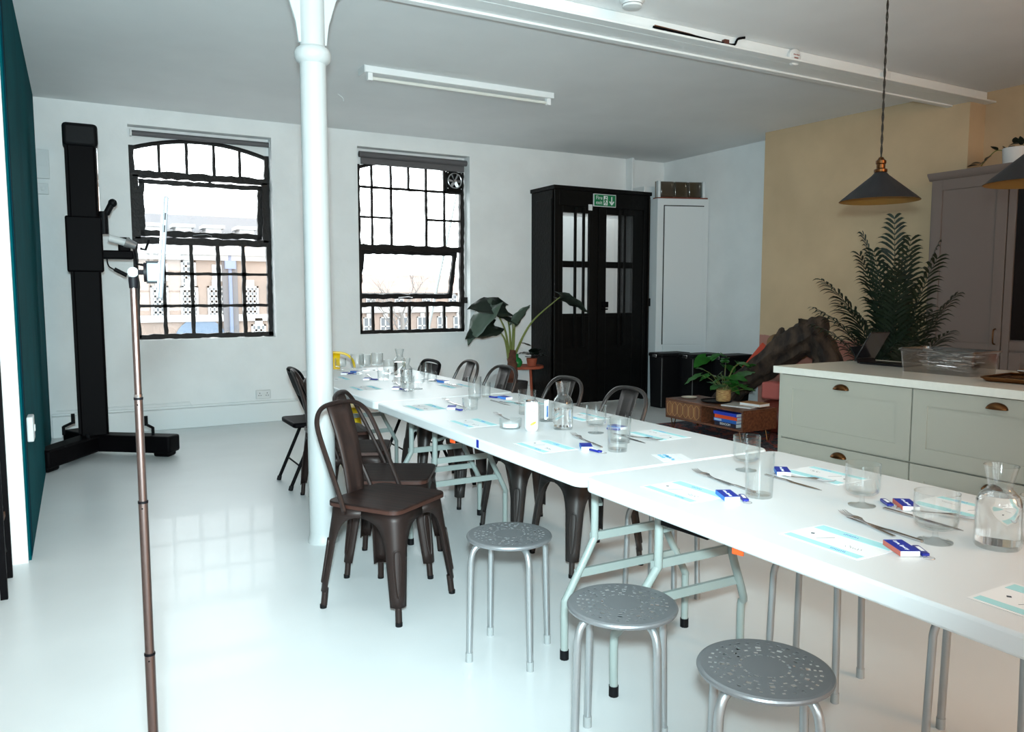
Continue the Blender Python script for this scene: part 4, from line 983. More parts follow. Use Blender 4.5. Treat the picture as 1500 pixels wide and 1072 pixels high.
# clear plastic box of cutlery
bx = thing('plastic_box', 'clear plastic storage box filled with loose cutlery on the worktop', 'box', (3.96, 2.42, WZ), .0)
hx, hy, H_ = .125, .20, .125
b = MB(); o1 = rrect(hx*.9, hy*.93, .02, 4); o2 = rrect(hx, hy, .025, 4); k = len(o1)
vs = [(x, y, 0) for x, y in o1]+[(x, y, H_) for x, y in o2]+[(x*1.06, y*1.04, H_) for x, y in o2]+[(x*1.06, y*1.04, H_-.012) for x, y in o2]
b.add(vs, [tuple(range(k))[::-1]]+[(i+r*k, (i+1) % k+r*k, (i+1) % k+(r+1)*k, i+(r+1)*k) for r in range(3) for i in range(k)]); b.build('box_wall', PLASTICBOX, bx, solid=.002)
sp = MB(); n = 10; vs = []
sp.add([(x*.022, .075+y*.034, .004-.008*(1-x*x-y*y)+.006) for x, y in [(0, 0)]+[(.5*math.cos(2*PI*i/10), .5*math.sin(2*PI*i/10)) for i in range(10)]+[(math.cos(2*PI*i/10), math.sin(2*PI*i/10)) for i in range(10)]],
       [(0, 1+i, 1+(i+1) % 10) for i in range(10)]+[(1+i, 11+i, 11+(i+1) % 10, 1+(i+1) % 10) for i in range(10)])
sp.bar((0, .045, .008), (0, -.09, .004), .009, .0025)
spoon = sp.build('spoon', CHROME, solid=.0015); tag(spoon, 'spoon', 'spoon'); su = []
rr = random.Random(5)
for i in range(13):
    x, y = rr.uniform(-.06, .06), rr.uniform(-.08, .08); z = WZ+.016+.0075*i
    o = place(spoon, su, (3.96+x*.7, 2.42+y*.8, z), rr.uniform(0, 6.28) if abs(y) < .03 else rr.uniform(-.5, .5), 'loose spoon among the cutlery in the clear plastic box', 'loose spoons in the plastic box')
    o.rotation_euler = (rr.uniform(-.12, .12), rr.uniform(-.3, .3), rr.choice((0, PI))+rr.uniform(-.45, .45))
for i in range(7):
    x, y = rr.uniform(-.04, .04), rr.uniform(-.06, .06); o = forkp.copy(); COL.objects.link(o); o['label'] = 'loose fork among the spoons in the clear plastic box'; o['group'] = 'loose forks in the plastic box'
    o.location = (3.96+x, 2.42+y, WZ+.022+.012*i); o.rotation_euler = (rr.uniform(-.1, .1), rr.uniform(-.4, .4), rr.choice((0, PI))+rr.uniform(-.4, .4))
# tablet on a folding stand
tb = thing('tablet', 'black tablet propped on its folding case on the worktop before the palm', 'tablet', (4.13, 2.93, WZ), .05)
def slab(name, c, dims, tilt, mt, par):
    M = Matrix.Rotation(tilt, 3, 'X'); return MB().box(c, dims, M=M).build(name, mt, par, bevel=.003)
MB().bb(-.09, .09, -.20, .08, 0, .010).build('keyboard', BLACKPL, tb, bevel=.003)
slab('screen', (0, .06, .10), (.19, .008, .20), .52, mat('screen_black', (.01, .01, .012), .15), tb)
slab('back_flap', (0, .115, .05), (.18, .006, .11), -.5, BLACKPL, tb)
# baking trays at the right edge
for i, (x, y, z, rz, lab, mt_) in enumerate(((3.90, 1.95, WZ, .1, 'brown-rimmed metal tray at the right end of the worktop', BRASS), (4.12, 1.90, WZ+.022, .0, 'dark metal tray stacked on the brown-rimmed one', STEEL))):
    t = thing('serving_tray', lab, 'tray', (x, y, z), rz); k1 = rrect(.15, .17, .02, 4); k2 = rrect(.165, .185, .02, 4); k = len(k1); b = MB()
    b.add([(a, c, .002) for a, c in k1]+[(a, c, .02) for a, c in k2], [tuple(range(k))]+[(j, (j+1) % k, k+(j+1) % k, k+j) for j in range(k)]); b.build('pan', mt_, t, solid=.002)
    MB().tube([(a, c, .02) for a, c in k2], .004, 6, True).build('rim', mt_, t)
dm = thing('steel_dome', 'small round steel lid lying on the dark metal tray', 'lid', (4.05, 1.92, WZ+.026)); MB().lathe([(.055, 0), (.053, .01), (.04, .022), (.018, .028), (.0001, .029)], 24).build('dome', CHROME, dm); MB().ball((0, 0, .036), .009, 6).build('knob', CHROME, dm)

# ------------------------------------------------------------------ tall cabinet, palm, trailing plant
tc = thing('tall_cabinet', 'tall taupe kitchen cabinet with shaker door against the right wall', 'cabinet', (0, 0, 0))
cx0 = 6.30; yL, zT = 4.065, 2.29
MB().bb(cx0, 7.04, 1.6, yL, .1, zT).build('carcass', CABD, tc); MB().bb(cx0+.06, 7.04, 1.6, yL-.02, 0, .1).build('plinth', CABD, tc)
b = MB(); b.prism([(cx0+.0, zT-.02), (cx0-.035, zT+.025), (cx0-.035, zT+.04), (7.04, zT+.04), (7.04, zT-.02)], 1.58, yL+.025, Matrix(((1, 0, 0), (0, 0, 1), (0, 1, 0)))); b.build('cornice', CABD, tc)
def tdoor(y0, y1, z0, z1, hside, mt_=CABD):
    fr = .085; x = cx0; d_ = MB(); d_.bb(x-.02, x, y0, y0+fr, z0, z1); d_.bb(x-.02, x, y1-fr, y1, z0, z1); d_.bb(x-.02, x, y0+fr, y1-fr, z0, z0+fr); d_.bb(x-.02, x, y0+fr, y1-fr, z1-fr, z1); d_.bb(x-.012, x, y0+fr, y1-fr, z0+fr, z1-fr)
    o = d_.build('door', mt_, tc, bevel=.002)
    yh = y0+.04 if hside < 0 else y1-.04; zh = z0+.14
    MB().tube(smooth_path([(x-.02, yh, zh-.06), (x-.045, yh, zh-.05), (x-.05, yh, zh), (x-.045, yh, zh+.05), (x-.02, yh, zh+.06)], 4), .006, 8).build('handle', BRASS, o)
tdoor(3.435, 4.045, .86, 2.265, -1); tdoor(3.435, 4.045, .12, .85, -1)
MB().bb(cx0-.02, cx0, 3.37, 3.425, .12, 2.265).build('post', CABD, tc)
MB().bb(cx0-.012, cx0, 2.72, 3.365, .98, 2.265).build('dark_glass_door', mat('dark_oven_glass', (.015, .012, .012), .15), tc)
MB().bb(cx0-.02, cx0, 2.72, 3.365, .90, .965).build('rail', CABD, tc); tdoor(2.72, 3.365, .12, .88, 1); tdoor(2.0, 2.70, .12, 2.265, 1)
def leaf_mb(L_, W_, bend=.15, fold=.1, n=6, heart=False, seed=0):
    b = MB(); vs = []; r2 = random.Random(seed)
    for i in range(n+1):
        u = i/n
        w_ = W_*math.sin(PI*min(1, u*.93+.07))**.75*(1-.35*u) if not heart else W_*(math.sin(PI*(u*.86+.12))**.8)*(1.15-.55*u)
        if i == n: w_ = .001
        for v in (-1, -.5, 0, .5, 1):
            y = L_*u-(abs(v)**2*L_*.22*(1-u)**2 if heart else 0)
            vs.append((v*w_, y, -bend*L_*u*u+fold*abs(v)*w_+(.03*L_*math.sin(u*17+v*3+seed) if heart else 0)))
    b.add(vs, [(i*5+j, i*5+j+1, i*5+6+j, i*5+5+j) for i in range(n) for j in range(4)]); return b
def orient(o, loc, direction, upv=(0, 0, 1), roll=0):
    d_ = Vector(direction).normalized(); x = d_.cross(Vector(upv))
    if x.length < .05: x = Vector((1, 0, 0))
    x.normalize(); z = x.cross(d_); M = Matrix((x, d_, z)).transposed() @ Matrix.Rotation(roll, 3, 'Y')
    o.location = loc; o.rotation_euler = M.to_euler()
tp = thing('trailing_plant', 'trailing plant in a white pot on top of the tall cabinet', 'plant', (6.62, 3.57, zT+.042))
MB().lathe([(.0001, 0), (.085, 0), (.095, .01), (.105, .16), (.098, .16), (.09, .12), (.0001, .12)], 28).build('pot', DULLW, tp)
rr = random.Random(11); b = MB()
b.tube(smooth_path([(0, .05, .13), (-.04, .13, .16), (-.05, .19, .12), (-.06, .25, .05)], 5), .004, 6); b.tube(smooth_path([(0, 0, .13), (-.03, -.1, .19), (0, -.2, .18)], 5), .004, 6); b.build('stem', STEMG, tp)
lf = None
for p in [(-.05, .13, .16), (-.06, .17, .12), (-.06, .20, .09), (-.07, .24, .07), (-.06, .28, .06), (-.04, .08, .17), (-.03, .03, .18), (-.03, -.03, .19), (-.02, -.08, .2), (-.04, -.13, .19), (-.02, -.18, .18), (0, .02, .2), (-.05, .0, .17), (-.06, -.06, .17)]:
    if lf is None: lf = leaf_mb(.075, .028, .3).build('leaf', LEAFD, tp); o = lf
    else: o = link('leaf', lf.data, tp)
    orient(o, p, (rr.uniform(-1, -.1), rr.uniform(-.9, .9), rr.uniform(-.35, .5)), roll=rr.uniform(-.5, .5))
# big palm
pa = thing('areca_palm', 'bushy dark areca palm standing behind the island beside the tall cabinet', 'palm', (5.52, 3.80, .0))
MB().lathe([(.0001, 0), (.13, 0), (.16, .02), (.19, .34), (.175, .34), (.17, .3), (.0001, .3)], 28).build('pot', DULLW, pa)
rr = random.Random(2)
def frond(az, L_, lean, arch, z0):
    b = MB(); n = 18; P = []; hd = Vector((math.cos(az), math.sin(az), 0)); p = Vector((hd.x*.03, hd.y*.03, z0)); el = PI/2-lean
    for i in range(n+1):
        P.append(p.copy()); p = p+(hd*math.cos(el)+Vector((0, 0, 1))*math.sin(el))*(L_/n); el -= arch/n*(.2+1.9*i/n)
    b.tube(P, [.008*(1-.85*i/n) for i in range(n+1)], 5)
    side = Vector((-hd.y, hd.x, 0)); m_ = int(L_*25); dn = Vector((0, 0, -1))
    for i in range(int(m_*.22), m_+1):
        u = i/m_; k = min(n-1, int(u*n)); q = P[k].lerp(P[k+1], u*n-k); t_ = (P[k+1]-P[k]).normalized()
        l = (.30*math.sin(PI*(u*.72+.22))**.8+.04)*rr.uniform(.85, 1.1)
        for s_ in (-1, 1):
            d_ = (t_*.74+side*s_*.70+Vector((0, 0, .10))+Vector((rr.uniform(-.08, .08), rr.uniform(-.08, .08), rr.uniform(-.08, .08)))).normalized()
            nn = d_.cross(t_).normalized(); wv = d_.cross(nn).normalized()*.0108; vs = []
            for f_, g_, e_ in ((0, 0, .3), (.22, .01, .9), (.45, .05, 1), (.68, .14, .8), (.86, .27, .45)): c_ = q+d_*l*f_*(1-.12*f_)+dn*l*g_; vs += [c_-wv*e_, c_+wv*e_]
            vs.append(q+d_*l*.90+dn*l*.42); b.add(vs, [(0, 1, 3, 2), (2, 3, 5, 4), (4, 5, 7, 6), (6, 7, 9, 8), (8, 9, 10)])
    return b.build('frond', PALMG, pa)
for az, L_, lean, arch in ((2.5, 1.50, .05, .30), (3.3, 1.40, .10, .45), (4.0, 1.45, .05, .35), (2.75, 1.30, .20, .75), (2.6, 1.12, .26, .85), (3.7, 1.28, .16, .6), (4.4, 1.35, .10, .5), (5.3, 1.42, .05, .30), (1.6, 1.38, .08, .4), (3.1, 1.15, .26, .8), (2.5, .98, .32, .8), (.6, 1.25, .08, .4), (3.5, 1.60, .02, .2), (4.2, 1.05, .24, .7), (4.9, 1.10, .16, .55), (3.9, .85, .30, .8), (4.6, .88, .25, .7)):
    frond(az, L_, lean, arch, .3)

# ================================================================== LOUNGE CORNER
rg = MB().bb(4.72, 6.35, 4.2, 6.15, .001, .012).build('rug', RUG); tag(rg, 'dark patterned rug with red and grey swirls under the walnut stand', 'rug')
ts = thing('tv_stand', 'low walnut stand with hexagon-carved doors on hairpin legs', 'stand', (0, 0, 0))
X0, X1, Y0, Y1, Z0, Z1 = 5.04, 5.46, 4.885, 5.905, .125, .315
MB().bb(X0, X1, Y0, Y1, Z1-.02, Z1).build('top', WALNUT, ts, bevel=.002); MB().bb(X0, X1, Y0, Y1, Z0, Z0+.018).build('bottom', WALNUT, ts, bevel=.002)
for y in (Y0, Y1-.018): MB().bb(X0, X1, y, y+.018, Z0+.018, Z1-.02).build('side', WALNUT, ts)
MB().bb(X1-.01, X1, Y0+.018, Y1-.018, Z0+.018, Z1-.02).build('back', WALNUT, ts); MB().bb(X0+.005, X1-.01, 5.41, 5.428, Z0+.018, Z1-.02).build('divider', WALNUT, ts)
for y0, y1 in ((5.66, 5.885), (5.43, 5.655)):
    dd = MB().bb(X0+.002, X0+.016, y0, y1, Z0+.02, Z1-.022).build('door', mat_wood('door_wood', rgb(150, 100, 62), rgb(110, 66, 40), .4, 2) if 'door_wood' not in bpy.data.materials else bpy.data.materials['door_wood'], ts)
    for i in range(3):
        c = y0+.0375+i*.075; zc = (Z0+Z1)/2; hh = .068; w_ = .034
        MB().tube([(X0, c+dy, zc+dz) for dy, dz in ((0, hh), (w_, hh*.55), (w_, -hh*.55), (0, -hh), (-w_, -hh*.55), (-w_, hh*.55))], .0022, 5, True).build('hexagon_line', BIRCH, dd)
for x, y in ((X0+.05, Y0+.05), (X0+.05, Y1-.06), (X1-.05, Y0+.05), (X1-.05, Y1-.06)):
    MB().tube([(x, y-.035, Z0), (x-.005, y-.004, .016), (x-.005, y+.004, .016), (x, y+.035, Z0)], .005, 6).build('hairpin_leg', BRASS, ts)
z = Z0+.0185
for i, (th, c, w_, l, lab, col_) in enumerate(((.036, 'n', .20, .27, 'thick navy book with white spine lettering, bottom of the stack in the stand', rgb(20, 24, 50)), (.03, 'b', .2, .28, 'mid-blue book second from the bottom in the stand', rgb(30, 100, 190)), (.032, 'o', .2, .27, 'orange book in the stack inside the stand', rgb(235, 80, 20)), (.03, 'u', .21, .29, 'bright blue book on top of the stack inside the stand', rgb(20, 60, 190)))):
    t = thing('book', lab, 'book', (5.07+w_/2, 5.125+(i % 2)*.008, z), (i % 3-1)*.02, 'books stacked in the walnut stand')
    cm = mat('cover_'+c, col_, .5); MB().bb(-w_/2, w_/2, -l/2, l/2, 0, .003).build('cover', cm, t); MB().bb(-w_/2, w_/2, -l/2, l/2, th-.003, th-.0005).build('cover', cm, t); MB().bb(-w_/2, -w_/2+.003, -l/2, l/2, .003, th-.003).build('spine', cm, t); MB().bb(-w_/2+.004, w_/2-.004, -l/2+.003, l/2-.003, .003, th-.003).build('pages', PAPER, t)
    if c == 'n': text('BISHOOM', .030, PAPER, t, frame3((0, -1, 0), (0, 0, 1), (-w_/2-.0005, 0, th/2)), .0003)
    if c == 'b': MB().bb(-w_/2-.001, -w_/2, .04, l/2-.01, .006, th-.006).build('spine_title', mat('pale_blue_print', rgb(170, 200, 225), .6), t)
    z += th
for (w_, l, th, x, y, z_, rz, lab, cc) in ((.24, .30, .010, 5.27, 5.12, Z1+.0005, .25, 'thin pale magazine under the tan book on the walnut stand', rgb(190, 190, 185)), (.15, .22, .028, 5.33, 5.03, Z1+.011, .12, 'tan-covered book lying on a thin magazine on the walnut stand', rgb(176, 130, 84))):
    t = thing('book', lab, 'book', (x, y, z_), rz); cm = mat('cover_'+str(th), cc, .6)
    MB().bb(-w_/2, w_/2, -l/2, l/2, 0, th*.1).build('cover', cm, t); MB().bb(-w_/2, w_/2, -l/2, l/2, th*.9, th).build('cover', cm, t); MB().bb(-w_/2+.003, w_/2-.003, -l/2+.003, l/2-.003, th*.1, th*.9).build('pages', PAPER, t)
tag(MB().lathe([(.0001, .004), (.055, .004), (.075, .014), (.078, .013), (.057, 0), (.0001, 0)], 28).build('saucer', mat('cream_ceramic', rgb(215, 205, 185), .3), None, (5.22, 5.77, Z1+.0005)), 'small cream saucer at the far end of the walnut stand', 'saucer')
tag(MB().lathe([(.0001, .006), (.13, .006), (.145, .018), (.149, .017), (.132, 0), (.0001, 0)], 32).build('round_tray', BLACKPL, None, (5.26, 5.44, Z1+.0005)), 'round black tray under the woven plant pot', 'tray')
pp = thing('potted_plant', 'green leafy plant in a woven pot on the round black tray', 'plant', (5.29, 5.38, Z1+.0075))
MB().lathe([(.0001, 0), (.05, 0), (.066, .012), (.070, .06), (.066, .115), (.060, .115), (.062, .06), (.0001, .05)], 28).build('pot', BASKET, pp)
rr = random.Random(4); lf = None
for i in range(38):
    a = rr.uniform(0, 6.28); r = rr.uniform(.02, .21); zz = rr.uniform(.15, .47)-r*.25
    p = (r*math.cos(a), r*math.sin(a)*1.1, zz)
    big = i in (3, 8, 14, 20, 27, 33)
    if lf is None: lf = leaf_mb(.10, .045, .25, heart=True).build('leaf', LEAFG, pp); o = lf
    else: o = link('leaf', lf.data, pp)
    orient(o, p, (math.cos(a), math.sin(a), rr.uniform(-.6, .5)), roll=rr.uniform(-.6, .6)); sc_ = 1.7 if big else rr.uniform(.7, 1.15); o.scale = (sc_, sc_, sc_)
    if i % 2 == 0: MB().tube(smooth_path([(0, 0, .06), (p[0]*.5, p[1]*.5, zz*.8), p], 4), .0025, 5).build('stem', STEMG, pp)
# three slim black bins along the right wall
for i, (x, y, lab) in enumerate(((5.93, 7.14, 'black slim bin standing against the white cupboard, first of three'), (6.13, 6.84, 'black slim bin, the middle one of three'), (6.34, 6.54, 'black slim bin half hidden by the potted plant, last of three'))):
    t = thing('pedal_bin', lab, 'bin', (x, y, 0), -.02, 'black bins by the white cupboard')
    b = MB(); k1 = rrect(.185, .11, .03, 4, .185, 0); k2 = rrect(.215, .125, .03, 4, .205, 0); k = len(k1)
    b.add([(a, c, 0) for a, c in k1]+[(a, c, .60) for a, c in k2], [tuple(range(k))[::-1], tuple(range(k, 2*k))]+[(j, (j+1) % k, k+(j+1) % k, k+j) for j in range(k)]); b.build('body', BLACKPL, t)
    b = MB(); b.prism(rrect(.225, .132, .03, 4, .205, 0), .60, .645); b.build('lid', BLACKPL, t, bevel=.018, seg=3)
    MB().bb(-.026, -.016, -.04, .04, .595, .63).build('clip', CHROME, t, bevel=.003)
    MB().tube([(-.008, -.122, .02), (-.012, -.128, .59)], .004, 5).build('edge_seam', mat('seam_grey', (.12, .12, .12), .4) if 'seam_grey' not in bpy.data.materials else bpy.data.materials['seam_grey'], t)
# driftwood trunk sculpture leaning on the tan wall
dw = thing('driftwood_trunk', 'large dark driftwood trunk with two limbs leaning against the tan wall', 'driftwood', (0, 0, 0))
def limb(pts, rs, name, seed):
    b = MB(); P = smooth_path(pts, 9); n = len(P); R = []; q = 30
    for i in range(n):
        u = i/(n-1)*(len(rs)-1); a = int(min(u, len(rs)-2)); R.append(rs[a]+(rs[a+1]-rs[a])*(u-a))
    b.tube(P, R, q, flat=.85); r2 = random.Random(seed)
    ph = [r2.uniform(0, 6.28) for _ in range(6)]; kn = [(r2.uniform(0, n), r2.uniform(0, 6.28)) for _ in range(5)]
    for i in range(n):
        for t in range(q):
            th = 2*PI*t/q; v = Vector(b.v[i*q+t]); d_ = v-P[i]; tw = i*.09
            k = 1+.10*math.sin(3*th+ph[0]+tw)+.08*math.sin(7*th+ph[1]-tw*1.6)+.06*abs(math.sin(5*th+ph[2]+tw*.8))+.05*math.sin(i*.9+ph[3]+2*th)+r2.uniform(-.025, .025)
            for ki, kt in kn:
                da = math.atan2(math.sin(th-kt), math.cos(th-kt)); k += .28*math.exp(-((i-ki)/2.2)**2-(da/.35)**2)
            b.v[i*q+t] = tuple(P[i]+d_*k)
    return b.build(name, DRIFT, dw)
limb([(5.86, 6.02, .13), (5.95, 5.83, .40), (6.06, 5.60, .62), (6.16, 5.34, .84), (6.22, 5.16, .96), (6.24, 5.08, 1.06), (6.25, 5.06, 1.115)], [.14, .13, .15, .17, .17, .10, .03], 'main_limb', 1)
limb([(6.20, 5.18, .96), (6.26, 5.06, .80), (6.28, 5.00, .60), (6.28, 4.98, .12)], [.12, .14, .15, .14], 'side_limb', 3)
limb([(6.12, 5.47, .84), (6.13, 5.46, .96), (6.14, 5.45, 1.0)], [.08, .04, .012], 'knot_stub', 5)
tag(MB().prism(rrect(.13, .25, .11, 6), -.06, .06, Matrix(((0, 0, 1), (1, 0, 0), (0, 1, 0))) @ Matrix.Rotation(.0, 3, 'Z')).build('tan_cushion', TANC, None, (6.52, 5.72, .78), bevel=.05, seg=3), 'tan canvas bolster standing behind the driftwood trunk', 'cushion')
bpy.data.objects['tan_cushion'].rotation_euler = (PI/2, 0, .07)
tag(MB().ball((0, 0, 0), .24, 10, .62).build('leather_pouf', LEATHER, None, (5.80, 4.62, .165)), 'oxblood leather pouf carrying the dark red bag', 'pouf')
tag(MB().ball((0, 0, 0), .22, 10, .75).build('leather_pouf', LEATHER, None, (5.78, 5.16, .18)), 'oxblood leather pouf under the pink cushion cube', 'pouf')
tag(MB().box((0, 0, 0), (.16, .20, .16), .3).build('pink_box', PINKB, None, (5.74, 5.17, .425), bevel=.02, seg=3), 'dusty pink cushion cube resting on an oxblood pouf', 'cushion')
lb = thing('leather_bag', 'dark red leather bag with metal stud on the pouf nearer the island', 'bag', (5.80, 4.70, .325), .4)
b = MB(); b.ball((0, 0, .11), .15, 8, .8); b.build('body', LEATHER, lb); MB().tube(smooth_path([(-.1, -.1, .16), (-.12, -.12, .28), (0, -.12, .30), (.08, -.1, .18)], 4), .012, 8).build('strap', LEATHER, lb); MB().ball((-.13, -.07, .14), .012, 6).build('stud', CHROME, lb)
b = MB(); b.bar((6.16, 6.03, .45), (6.22, 5.74, .80), .03, .10)
tag(b.build('orange_board', mat('red_orange', rgb(200, 70, 45), .6), bevel=.008), 'narrow red-orange board leaning behind the driftwood trunk', 'board')

# ------------------------------------------------------------------ broad-leaved plant by the door, red stool, small plants
sbt = thing('plant_stand', 'round red-brown wooden plant stand beside the black door', 'plant stand', (4.62, 7.95, 0))
MB().lathe([(.0001, .46), (.22, .46), (.225, .475), (.22, .49), (.0001, .49)], 32).build('top', TERRA, sbt)
for k in range(3): a = k*2.094+.5; MB().tube([(.18*math.cos(a), .18*math.sin(a), 0), (.13*math.cos(a), .13*math.sin(a), .46)], .014, 8).build('leg', TERRA, sbt)
ap = thing('alocasia_plant', 'broad-leaved elephant ear plant with long stems before the wall', 'plant', (4.32, 7.72, 0))
MB().lathe([(.0001, 0), (.13, 0), (.15, .02), (.18, .34), (.165, .34), (.16, .30), (.0001, .30)], 28).build('pot', mat('dark_pot', rgb(44, 40, 40), .5), ap)
b = MB(); b.tube(smooth_path([(0, 0, .3), (.01, .0, .45), (-.01, 0, .60), (.0, 0, .70)], 4), [.055, .06, .055, .06, .055, .05, .06, .05, .055, .05, .05, .045, .04], 10); b.build('trunk', BARKM, ap)
def aleaf(base, tip, dirv, L_, W_, roll, seed, mt_=LEAFD):
    mid = (Vector(base)+Vector(tip))/2+Vector((0, 0, .10)); mid = Vector(base).lerp(Vector(tip), .45)+Vector(((Vector(base)-Vector(tip)).x*.12, 0, .06))
    MB().tube(smooth_path([base, mid, tip], 7), [.016-.0008*i for i in range(15)], 7).build('stem', STEMG, ap)
    o = leaf_mb(L_, W_, .25, .12, 9, True, seed).build('leaf', mt_, ap, solid=.002); orient(o, tip, dirv, roll=roll)
aleaf((-.02, 0, .66), (-.15, -.10, 1.17), (-.93, -.20, .18), .46, .17, -.75, 1)
aleaf((-.04, 0, .64), (-.33, -.14, 1.20), (-.74, -.12, -.66), .50, .15, -.35, 2, LEAFUN)
aleaf((-.05, 0, .60), (-.28, -.10, .98), (-.92, -.30, -.12), .40, .15, -.7, 3)
aleaf((.0, 0, .68), (-.05, -.10, 1.03), (-.82, -.3, .42), .22, .10, -.7, 4)
aleaf((.01, 0, .68), (-.035, -.12, 1.01), (.38, -.3, .88), .26, .10, -.5, 5, LEAFUN)
aleaf((.04, 0, .66), (.50, -.22, 1.30), (.72, -.45, -.25), .36, .15, -.4, 6)
MB().tube([(.02, .02, .66), (.03, .03, .95)], [.02, .004], 7).build('leaf_sheath', mat('pale_sheath', rgb(190, 175, 110), .6), ap)
sp2 = thing('small_plant', 'small dark round-leaved plant in a pot on the red-brown stand', 'plant', (4.66, 7.86, .4905))
MB().lathe([(.0001, 0), (.05, 0), (.065, .09), (.058, .09), (.0001, .075)], 20).build('pot', TERRA, sp2)
rr = random.Random(9); lf = None
for i in range(11):
    if lf is None: lf = leaf_mb(.13, .06, .2, heart=True).build('leaf', LEAFD, sp2); o = lf
    else: o = link('leaf', lf.data, sp2)
    a = rr.uniform(0, 6.28); orient(o, (.05*math.cos(a), .05*math.sin(a), .10+rr.uniform(0, .16)), (math.cos(a), math.sin(a), rr.uniform(-.1, .9)))
gbt = thing('glass_bottle', 'round green glass bottle on the red-brown plant stand', 'bottle', (4.44, 7.82, .4905))
MB().lathe([(.0001, 0), (.04, 0), (.06, .03), (.062, .06), (.045, .095), (.016, .115), (.016, .15), (.018, .155), (.0001, .155)], 24).build('bottle_wall', mat('green_glass', rgb(20, 110, 50), .08), gbt)

# ================================================================== LEFT SIDE
# studio camera stand
cs = thing('camera_stand', 'tall black wheeled studio camera stand in the far left corner', 'camera stand', (.09, 7.28, 0))
CB = lambda *a, **k: MB().bb(*a)
MB().bb(-.105, .105, -.10, .10, .16, 2.62).build('column', BLACKM, cs, bevel=.02)
MB().bb(-.115, -.095, -.115, -.10, .2, 2.5).build('rail', BLACKM, cs); MB().tube([(.108, -.06, 1.95), (.108, -.06, 2.5)], .008, 8).build('chrome_rod', CHROME, cs)
MB().bb(-.125, .125, -.125, .125, 2.50, 2.68).build('cap', BLACKPL, cs, bevel=.03, seg=3)
MB().bb(-.135, .125, -.14, .13, 1.51, 1.95).build('carriage', BLACKM, cs, bevel=.012)
def base_leg(dx, dy, L_):
    b = MB(); d_ = Vector((dx, dy, 0)).normalized(); b.bar(d_*.02+Vector((0, 0, .11)), d_*L_+Vector((0, 0, .105)), .17, .14); b.bar(d_*(L_-.16)+Vector((0, 0, .03)), d_*(L_-.02)+Vector((0, 0, .03)), .12, .055)
    b.build('base_leg', BLACKM, cs, bevel=.02, seg=3)
base_leg(.60, -.42, .70); base_leg(-.45, -.72, .72); base_leg(-.35, .85, .42)
def crank(x, y, z0, dx):
    b = MB(); b.tube([(x, y, z0), (x, y, z0+.07)], .012, 8); b.tube([(x, y, z0+.065), (x+dx, y-.02, z0+.10)], .011, 8); b.tube([(x+dx, y-.02, z0+.09), (x+dx, y-.02, z0+.17)], .014, 8); b.build('crank', BLACKPL, cs)
crank(.42, -.30, .17, -.05); crank(-.22, -.10, .20, .07)
MB().tube([(-.05, -.2, .17), (-.05, -.2, .21)], .016, 8).build('lock_knob', BLACKPL, cs)
b = MB(); b.bb(.10, .35, -.06, .06, 1.62, 1.69); b.bb(.24, .33, -.05, .05, 1.68, 1.80); b.build('arm', BLACKM, cs, bevel=.012)
MB().tube([(.17, -.05, 1.79), (.29, -.05, 1.755)], .030, 12).build('arm_tube', DULLW, cs)
MB().tube([(.29, -.05, 1.76), (.37, -.05, 1.73)], [.045, .03], 10).build('arm_collar', mat('grey_metal', (.3, .3, .3), .4, .5), cs)
b = MB(); b.tube([(.14, -.06, 1.82), (.14, -.06, 2.0)], .035, 10); b.tube([(.16, -.06, 1.98), (.20, -.08, 2.06)], .025, 10); b.ball((.21, -.08, 2.07), .034, 6); b.build('tension_knob', BLACKPL, cs)
b = MB(); b.tube([(.36, -.06, 1.69), (.37, -.07, 1.58), (.44, -.08, 1.57)], .012, 8); b.tube([(.40, -.06, 1.71), (.44, -.06, 1.70), (.47, -.06, 1.78)], .010, 8); b.build('handle', BLACKPL, cs)
b = MB(); b.tube(smooth_path([(.15, -.06, 1.62), (.16, -.08, 1.56), (.20, -.09, 1.53)], 4), .006, 6); b.tube([(.20, -.09, 1.535), (.29, -.10, 1.485)], .017, 10); b.build('lever', BLACKPL, cs)
# slim telescopic phone stand near the camera
PX, PY = .084, 1.42
ph = thing('phone_stand', 'slim telescopic steel stand rising from the bottom edge, clamp on top', 'stand', (PX, PY, 0))
zz = [0.06, .44, .72, .985, 1.16, 1.345]; rs = [.0092, .0083, .0074, .0066, .0056]
ROSE = mat('rose_steel', rgb(132, 116, 112), .3, 1)
for i in range(5):
    MB().tube([(0, 0, zz[i]), (0, 0, zz[i+1])], rs[i], 16).build('pole_section', ROSE, ph)
    if i < 4: MB().tube([(0, 0, zz[i+1]-.004), (0, 0, zz[i+1])], rs[i]+.0006, 16).build('section_collar', BLACKM, ph); MB().ball((-.002, -rs[i+0]*.98, zz[i+1]-.012), .0014, 5).build('rivet', BLACKM, ph)
MB().tube([(0, 0, 1.145), (0, 0, 1.165)], .0065, 14).build('chrome_joint', CHROME, ph)
MB().lathe([(.0065, 1.34), (.0072, 1.352), (.0072, 1.358)], 14).build('top_collar', BLACKM, ph); MB().ball((0, 0, 1.366), .0085, 8).build('ball_head', CAPM, ph)
for k in range(3): a = k*2.094+.3; MB().tube([(0, 0, .10), (.09*math.cos(a), .09*math.sin(a), .05), (.19*math.cos(a), .19*math.sin(a), .006)], .007, 8).build('leg', BLACKPL, ph)
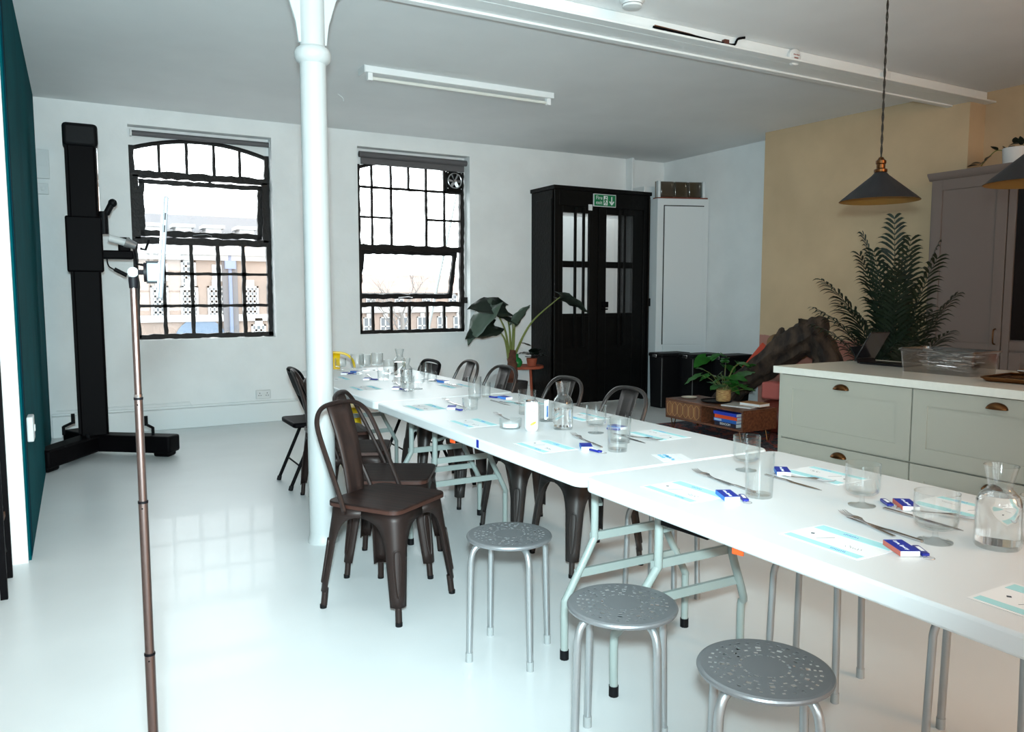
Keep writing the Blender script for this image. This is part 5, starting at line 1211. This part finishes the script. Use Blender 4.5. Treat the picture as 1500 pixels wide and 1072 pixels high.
def rot(v): return Vector((v[0]*math.cos(-YAW+.42)-v[1]*math.sin(-YAW+.42), v[0]*math.sin(-YAW+.42)+v[1]*math.cos(-YAW+.42), v[2]))
RM = Matrix.Rotation(-YAW+.42, 3, 'Z')
MB().tube([rot((.006, 0, 1.366)), rot((.020, 0, 1.366))], .004, 8).build('swivel', BLACKM, ph)
MB().tube([rot((.016, 0, 1.366)), rot((.021, 0, 1.366))], .016, 14).build('swivel_disc', BLACKM, ph)
MB().box(rot((.034, 0, 1.366)), (.026, .03, .030), M=RM).build('clamp', mat('clamp_grey', rgb(92, 97, 101), .6), ph, bevel=.002)
for z_ in (1.3825, 1.3495): MB().box(rot((.034, 0, z_)), (.028, .032, .003), M=RM).build('clamp_edge', BLACKM, ph)
PM = RM @ Matrix.Rotation(.09, 3, 'Y')
pn = thing('mobile_phone', 'white-edged mobile phone seen edge-on, held upright by the stand clamp', 'phone', (PX, PY, 0))
pc = rot((.047, 0, 1.405))
MB().box(pc, (.0075, .075, .165), M=PM).build('phone_body', mat('phone_silver', (.10, .10, .108), .4, .2), pn, bevel=.003)
MB().box(pc+PM @ Vector((-.0046, 0, 0)), (.0018, .07, .158), M=PM).build('phone_back', mat('phone_dark', (.02, .018, .03), .15), pn)
for dz in (.03, .05): MB().box(pc+PM @ Vector((0, -.0382, dz)), (.002, .0012, .012), M=PM).build('side_button', BLACKM, pn)
# black shelving at the left edge
sh = thing('metal_rack', 'black metal rack cut off by the left edge beside the white wall end', 'rack', (-.36, 4.10, 0))
for x, y in ((.03, -.13), (.03, .17), (-.6, -.13), (-.6, .17)): MB().bb(x-.014, x+.014, y-.014, y+.014, 0, 1.75).build('post', BLACKM, sh)
for z_ in (.30, .82, 1.30, 1.72): MB().bb(-.60, .03, -.13, .17, z_, z_+.022).build('shelf', mat_wood('rack_wood', rgb(120, 84, 60), rgb(90, 60, 44), .5, 0) if 'rack_wood' not in bpy.data.materials else bpy.data.materials['rack_wood'], sh)
for z0_, z1_ in ((.16, .30), (.68, .82)):
    MB().tube([(.03, -.13, z1_), (.03, .05, z0_)], .007, 6).build('brace', BLACKM, sh)
